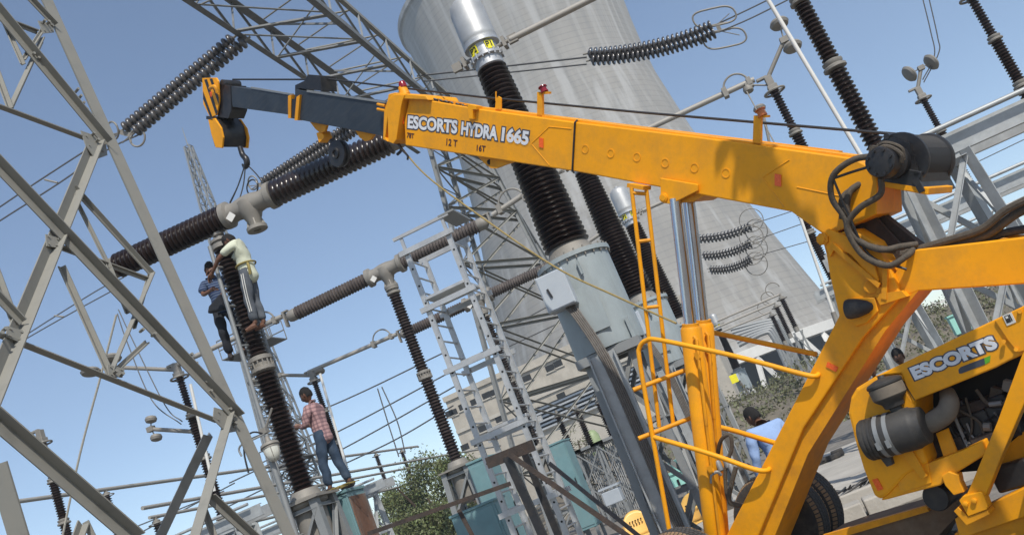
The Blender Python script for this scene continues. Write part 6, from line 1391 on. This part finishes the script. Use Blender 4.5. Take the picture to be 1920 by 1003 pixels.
# low lattice stands with small posts, mid distance
zs = atY(1110, 838, 34).z
for i, x in enumerate([atY(u, 840, 34).x for u in (1058, 1105, 1150)]):
    t = thing("lattice_stand", ["low lattice stand before the annex, leftmost of three", "low lattice stand before the annex, middle of three", "low lattice stand before the annex, nearest the big steel channel"][i], "steel frame", (x, 34, 0), "low lattice stands")
    for sx in (-1, 1):
        for sy in (-1, 1): member(t, (x+sx*.55, 34+sy*.5, 0), (x+sx*.45, 34+sy*.4, zs), .07, M_galv, 'leg')
    for z0, z1 in ((.1, zs*.5), (zs*.5, zs)):
        for sy in (-1, 1):
            member(t, (x-.52, 34+sy*.45, z0), (x+.48, 34+sy*.45, z1), .05, M_galv, 'brace'); member(t, (x+.52, 34+sy*.45, z0), (x-.48, 34+sy*.45, z1), .05, M_galv, 'brace')
    MB().box((x, 34, zs+.05), (1.3, 1.0, .1)).build("top_frame", M_galv, t)
    tp = MB()
    for k in range(9): tp.tube((x-.3+.12*k*.6, 34.2, 0), (x-.3+.12*k*.6, 34.2, zs), .02, n=5)
    tp.build("conduit", M_alub, t)
for (u, v) in [(1042, 770), (1078, 760), (1118, 745)]:
    p = atY(u, v, 38); small_post(p.x, 38, p.z, {1042: "thin brown post before the louvre strip, nearest the ladder tower", 1078: "thin brown post before the louvre strip, middle of three", 1118: "thin brown post before the louvre strip, nearest the big channel"}[u], "thin posts before the louvres")
for (u, v) in [(1150, 930), (1225, 880)]:
    p = atY(u, v, 31); t = thing("transformer_box", "small pale equipment box on the gravel, %s" % ("left of the big steel channel" if u < 1200 else "right of the big steel channel"), "box", (p.x, 31, 0), "pale boxes among the stands")
    MB().box((p.x, 31, max(.4, p.z)), (.6, .5, .45)).build("body", M_panel, t, bevel=.03); MB().box((p.x, 31, max(.4, p.z)+.33), (.7, .6, .06)).build("lid", M_panel, t)
    for sx in (-1, 1): MB().box((p.x+sx*.35, 31, max(.4, p.z)/2-.15), (.08, .5, max(.1, max(.4, p.z)-.3))).build("leg", M_galv, t)
# mint cabinets
for (u, v, d, w_, lab) in [(1800, 606, 27, .5, "mint green marshalling box on the scrub bank behind the hood"), (1282, 880, 24, .5, "mint green box low between crane ladder and cylinder, upper one"), (1268, 905, 22, .42, "mint green box low between crane ladder and cylinder, lower one")]:
    p = at(u, v, d); t = thing("marshalling_box", lab, "cabinet", (p.x, p.y, 0))
    MB().box((p.x, p.y, p.z), (w_, .35, w_*1.1)).build("body", M_mint, t, bevel=.01); MB().box((p.x, p.y-.01, p.z+w_*.57), (w_*1.12, .42, .05)).build("lid", M_mint, t); MB().box((p.x+w_*.2, p.y-.19, p.z), (.05, .03, .14)).build("handle", M_blk, t)
    for sx in (-1, 1): MB().box((p.x+sx*w_*.4, p.y, (p.z-w_*.55)/2), (.05, .05, p.z-w_*.55)).build("leg", M_galv, t)
# green tank by the annex
p = atY(1108, 812, 60); t = thing("green_tank", "pale green cylindrical tank in front of the annex wall", "tank", (p.x, 60, 0))
b = MB(); b.lathe([(.3, 0), (.42, .3), (.45, p.z-.2), (.3, p.z+.1), (.1, p.z+.2)], (p.x, 60, 0), UP, 24); b.build("shell", mat("pale_green_enamel", (.24, .30, .15), .5), t); MB().box((p.x, 60, .12), (1.9, 1.9, .24)).build("plinth", M_conc, t)
# far isolators below the mast gusset (next bay), and cable bits on the slab
for k, (u, v) in enumerate([(1462, 552), (1452, 568), (1444, 585)]):
    p = atY(u, v, 48+3*k); small_post(p.x, 48+3*k, p.z, "slim far isolator post against the cooling tower, %s of three" % ("topmost", "middle", "lowest")[k], "far isolator posts"); q = atY(1345-6*k, 602+14*k, 48+3*k); tb_ = thing("bus_tube", "thin far bus tube toward the farthest transformer, %s of three" % ("topmost", "middle", "lowest")[k], "bus tube", p, "far thin bus tubes"); MB().tube(p, q, .05, n=8).build("tube", M_bus, tb_); MB().torus(p+V((-.2, 0, .35)), (0, 1, 0), .35, .03, 16, 6, 0, 4.5).build("loop", M_alu, tb_)
cbs = MB()
random.seed(3)
gp_ = atZ(1592, 935, .12)
for k in range(7):
    pts = [gp_+V((random.uniform(-.35, .45), random.uniform(-.3, .3), random.uniform(.0, .16))) for _ in range(5)]; cbs.pipe(pts, .011, 5, 5)
tag(cbs.build("cable_tangle", M_blk, loc=tuple(gp_)), "tangle of black cable lying on the concrete slab by the tyre", "cable")
gp2 = atZ(1558, 862, .12); b = MB(); b.box(gp2+V((0, 0, .05)), (.42, .3, .10)); b.box(gp2+V((.18, .05, .08)), (.25, .25, .14)); b.box(gp2+V((-.2, -.05, .04)), (.2, .2, .06)); tag(b.build("rubber_scrap", M_rub, bevel=.02, loc=tuple(gp2)), "crumpled black scrap lying on the concrete slab behind the mast", "scrap")

# ------------------------------------------------------------------ haze over the yard
hm = bpy.data.materials.new("haze"); hm.use_nodes = True; hn = hm.node_tree; hn.nodes.clear()
pv = hn.nodes.new("ShaderNodeVolumePrincipled"); pv.inputs['Color'].default_value = (.78, .90, .97, 1); pv.inputs['Density'].default_value = 0.0009; pv.inputs['Anisotropy'].default_value = .2
ho = hn.nodes.new("ShaderNodeOutputMaterial"); hn.links.new(pv.outputs[0], ho.inputs['Volume'])
MB().box((0, 60, 63.5), (700, 640, 129)).build("haze", hm, kind='stuff', smooth=False)
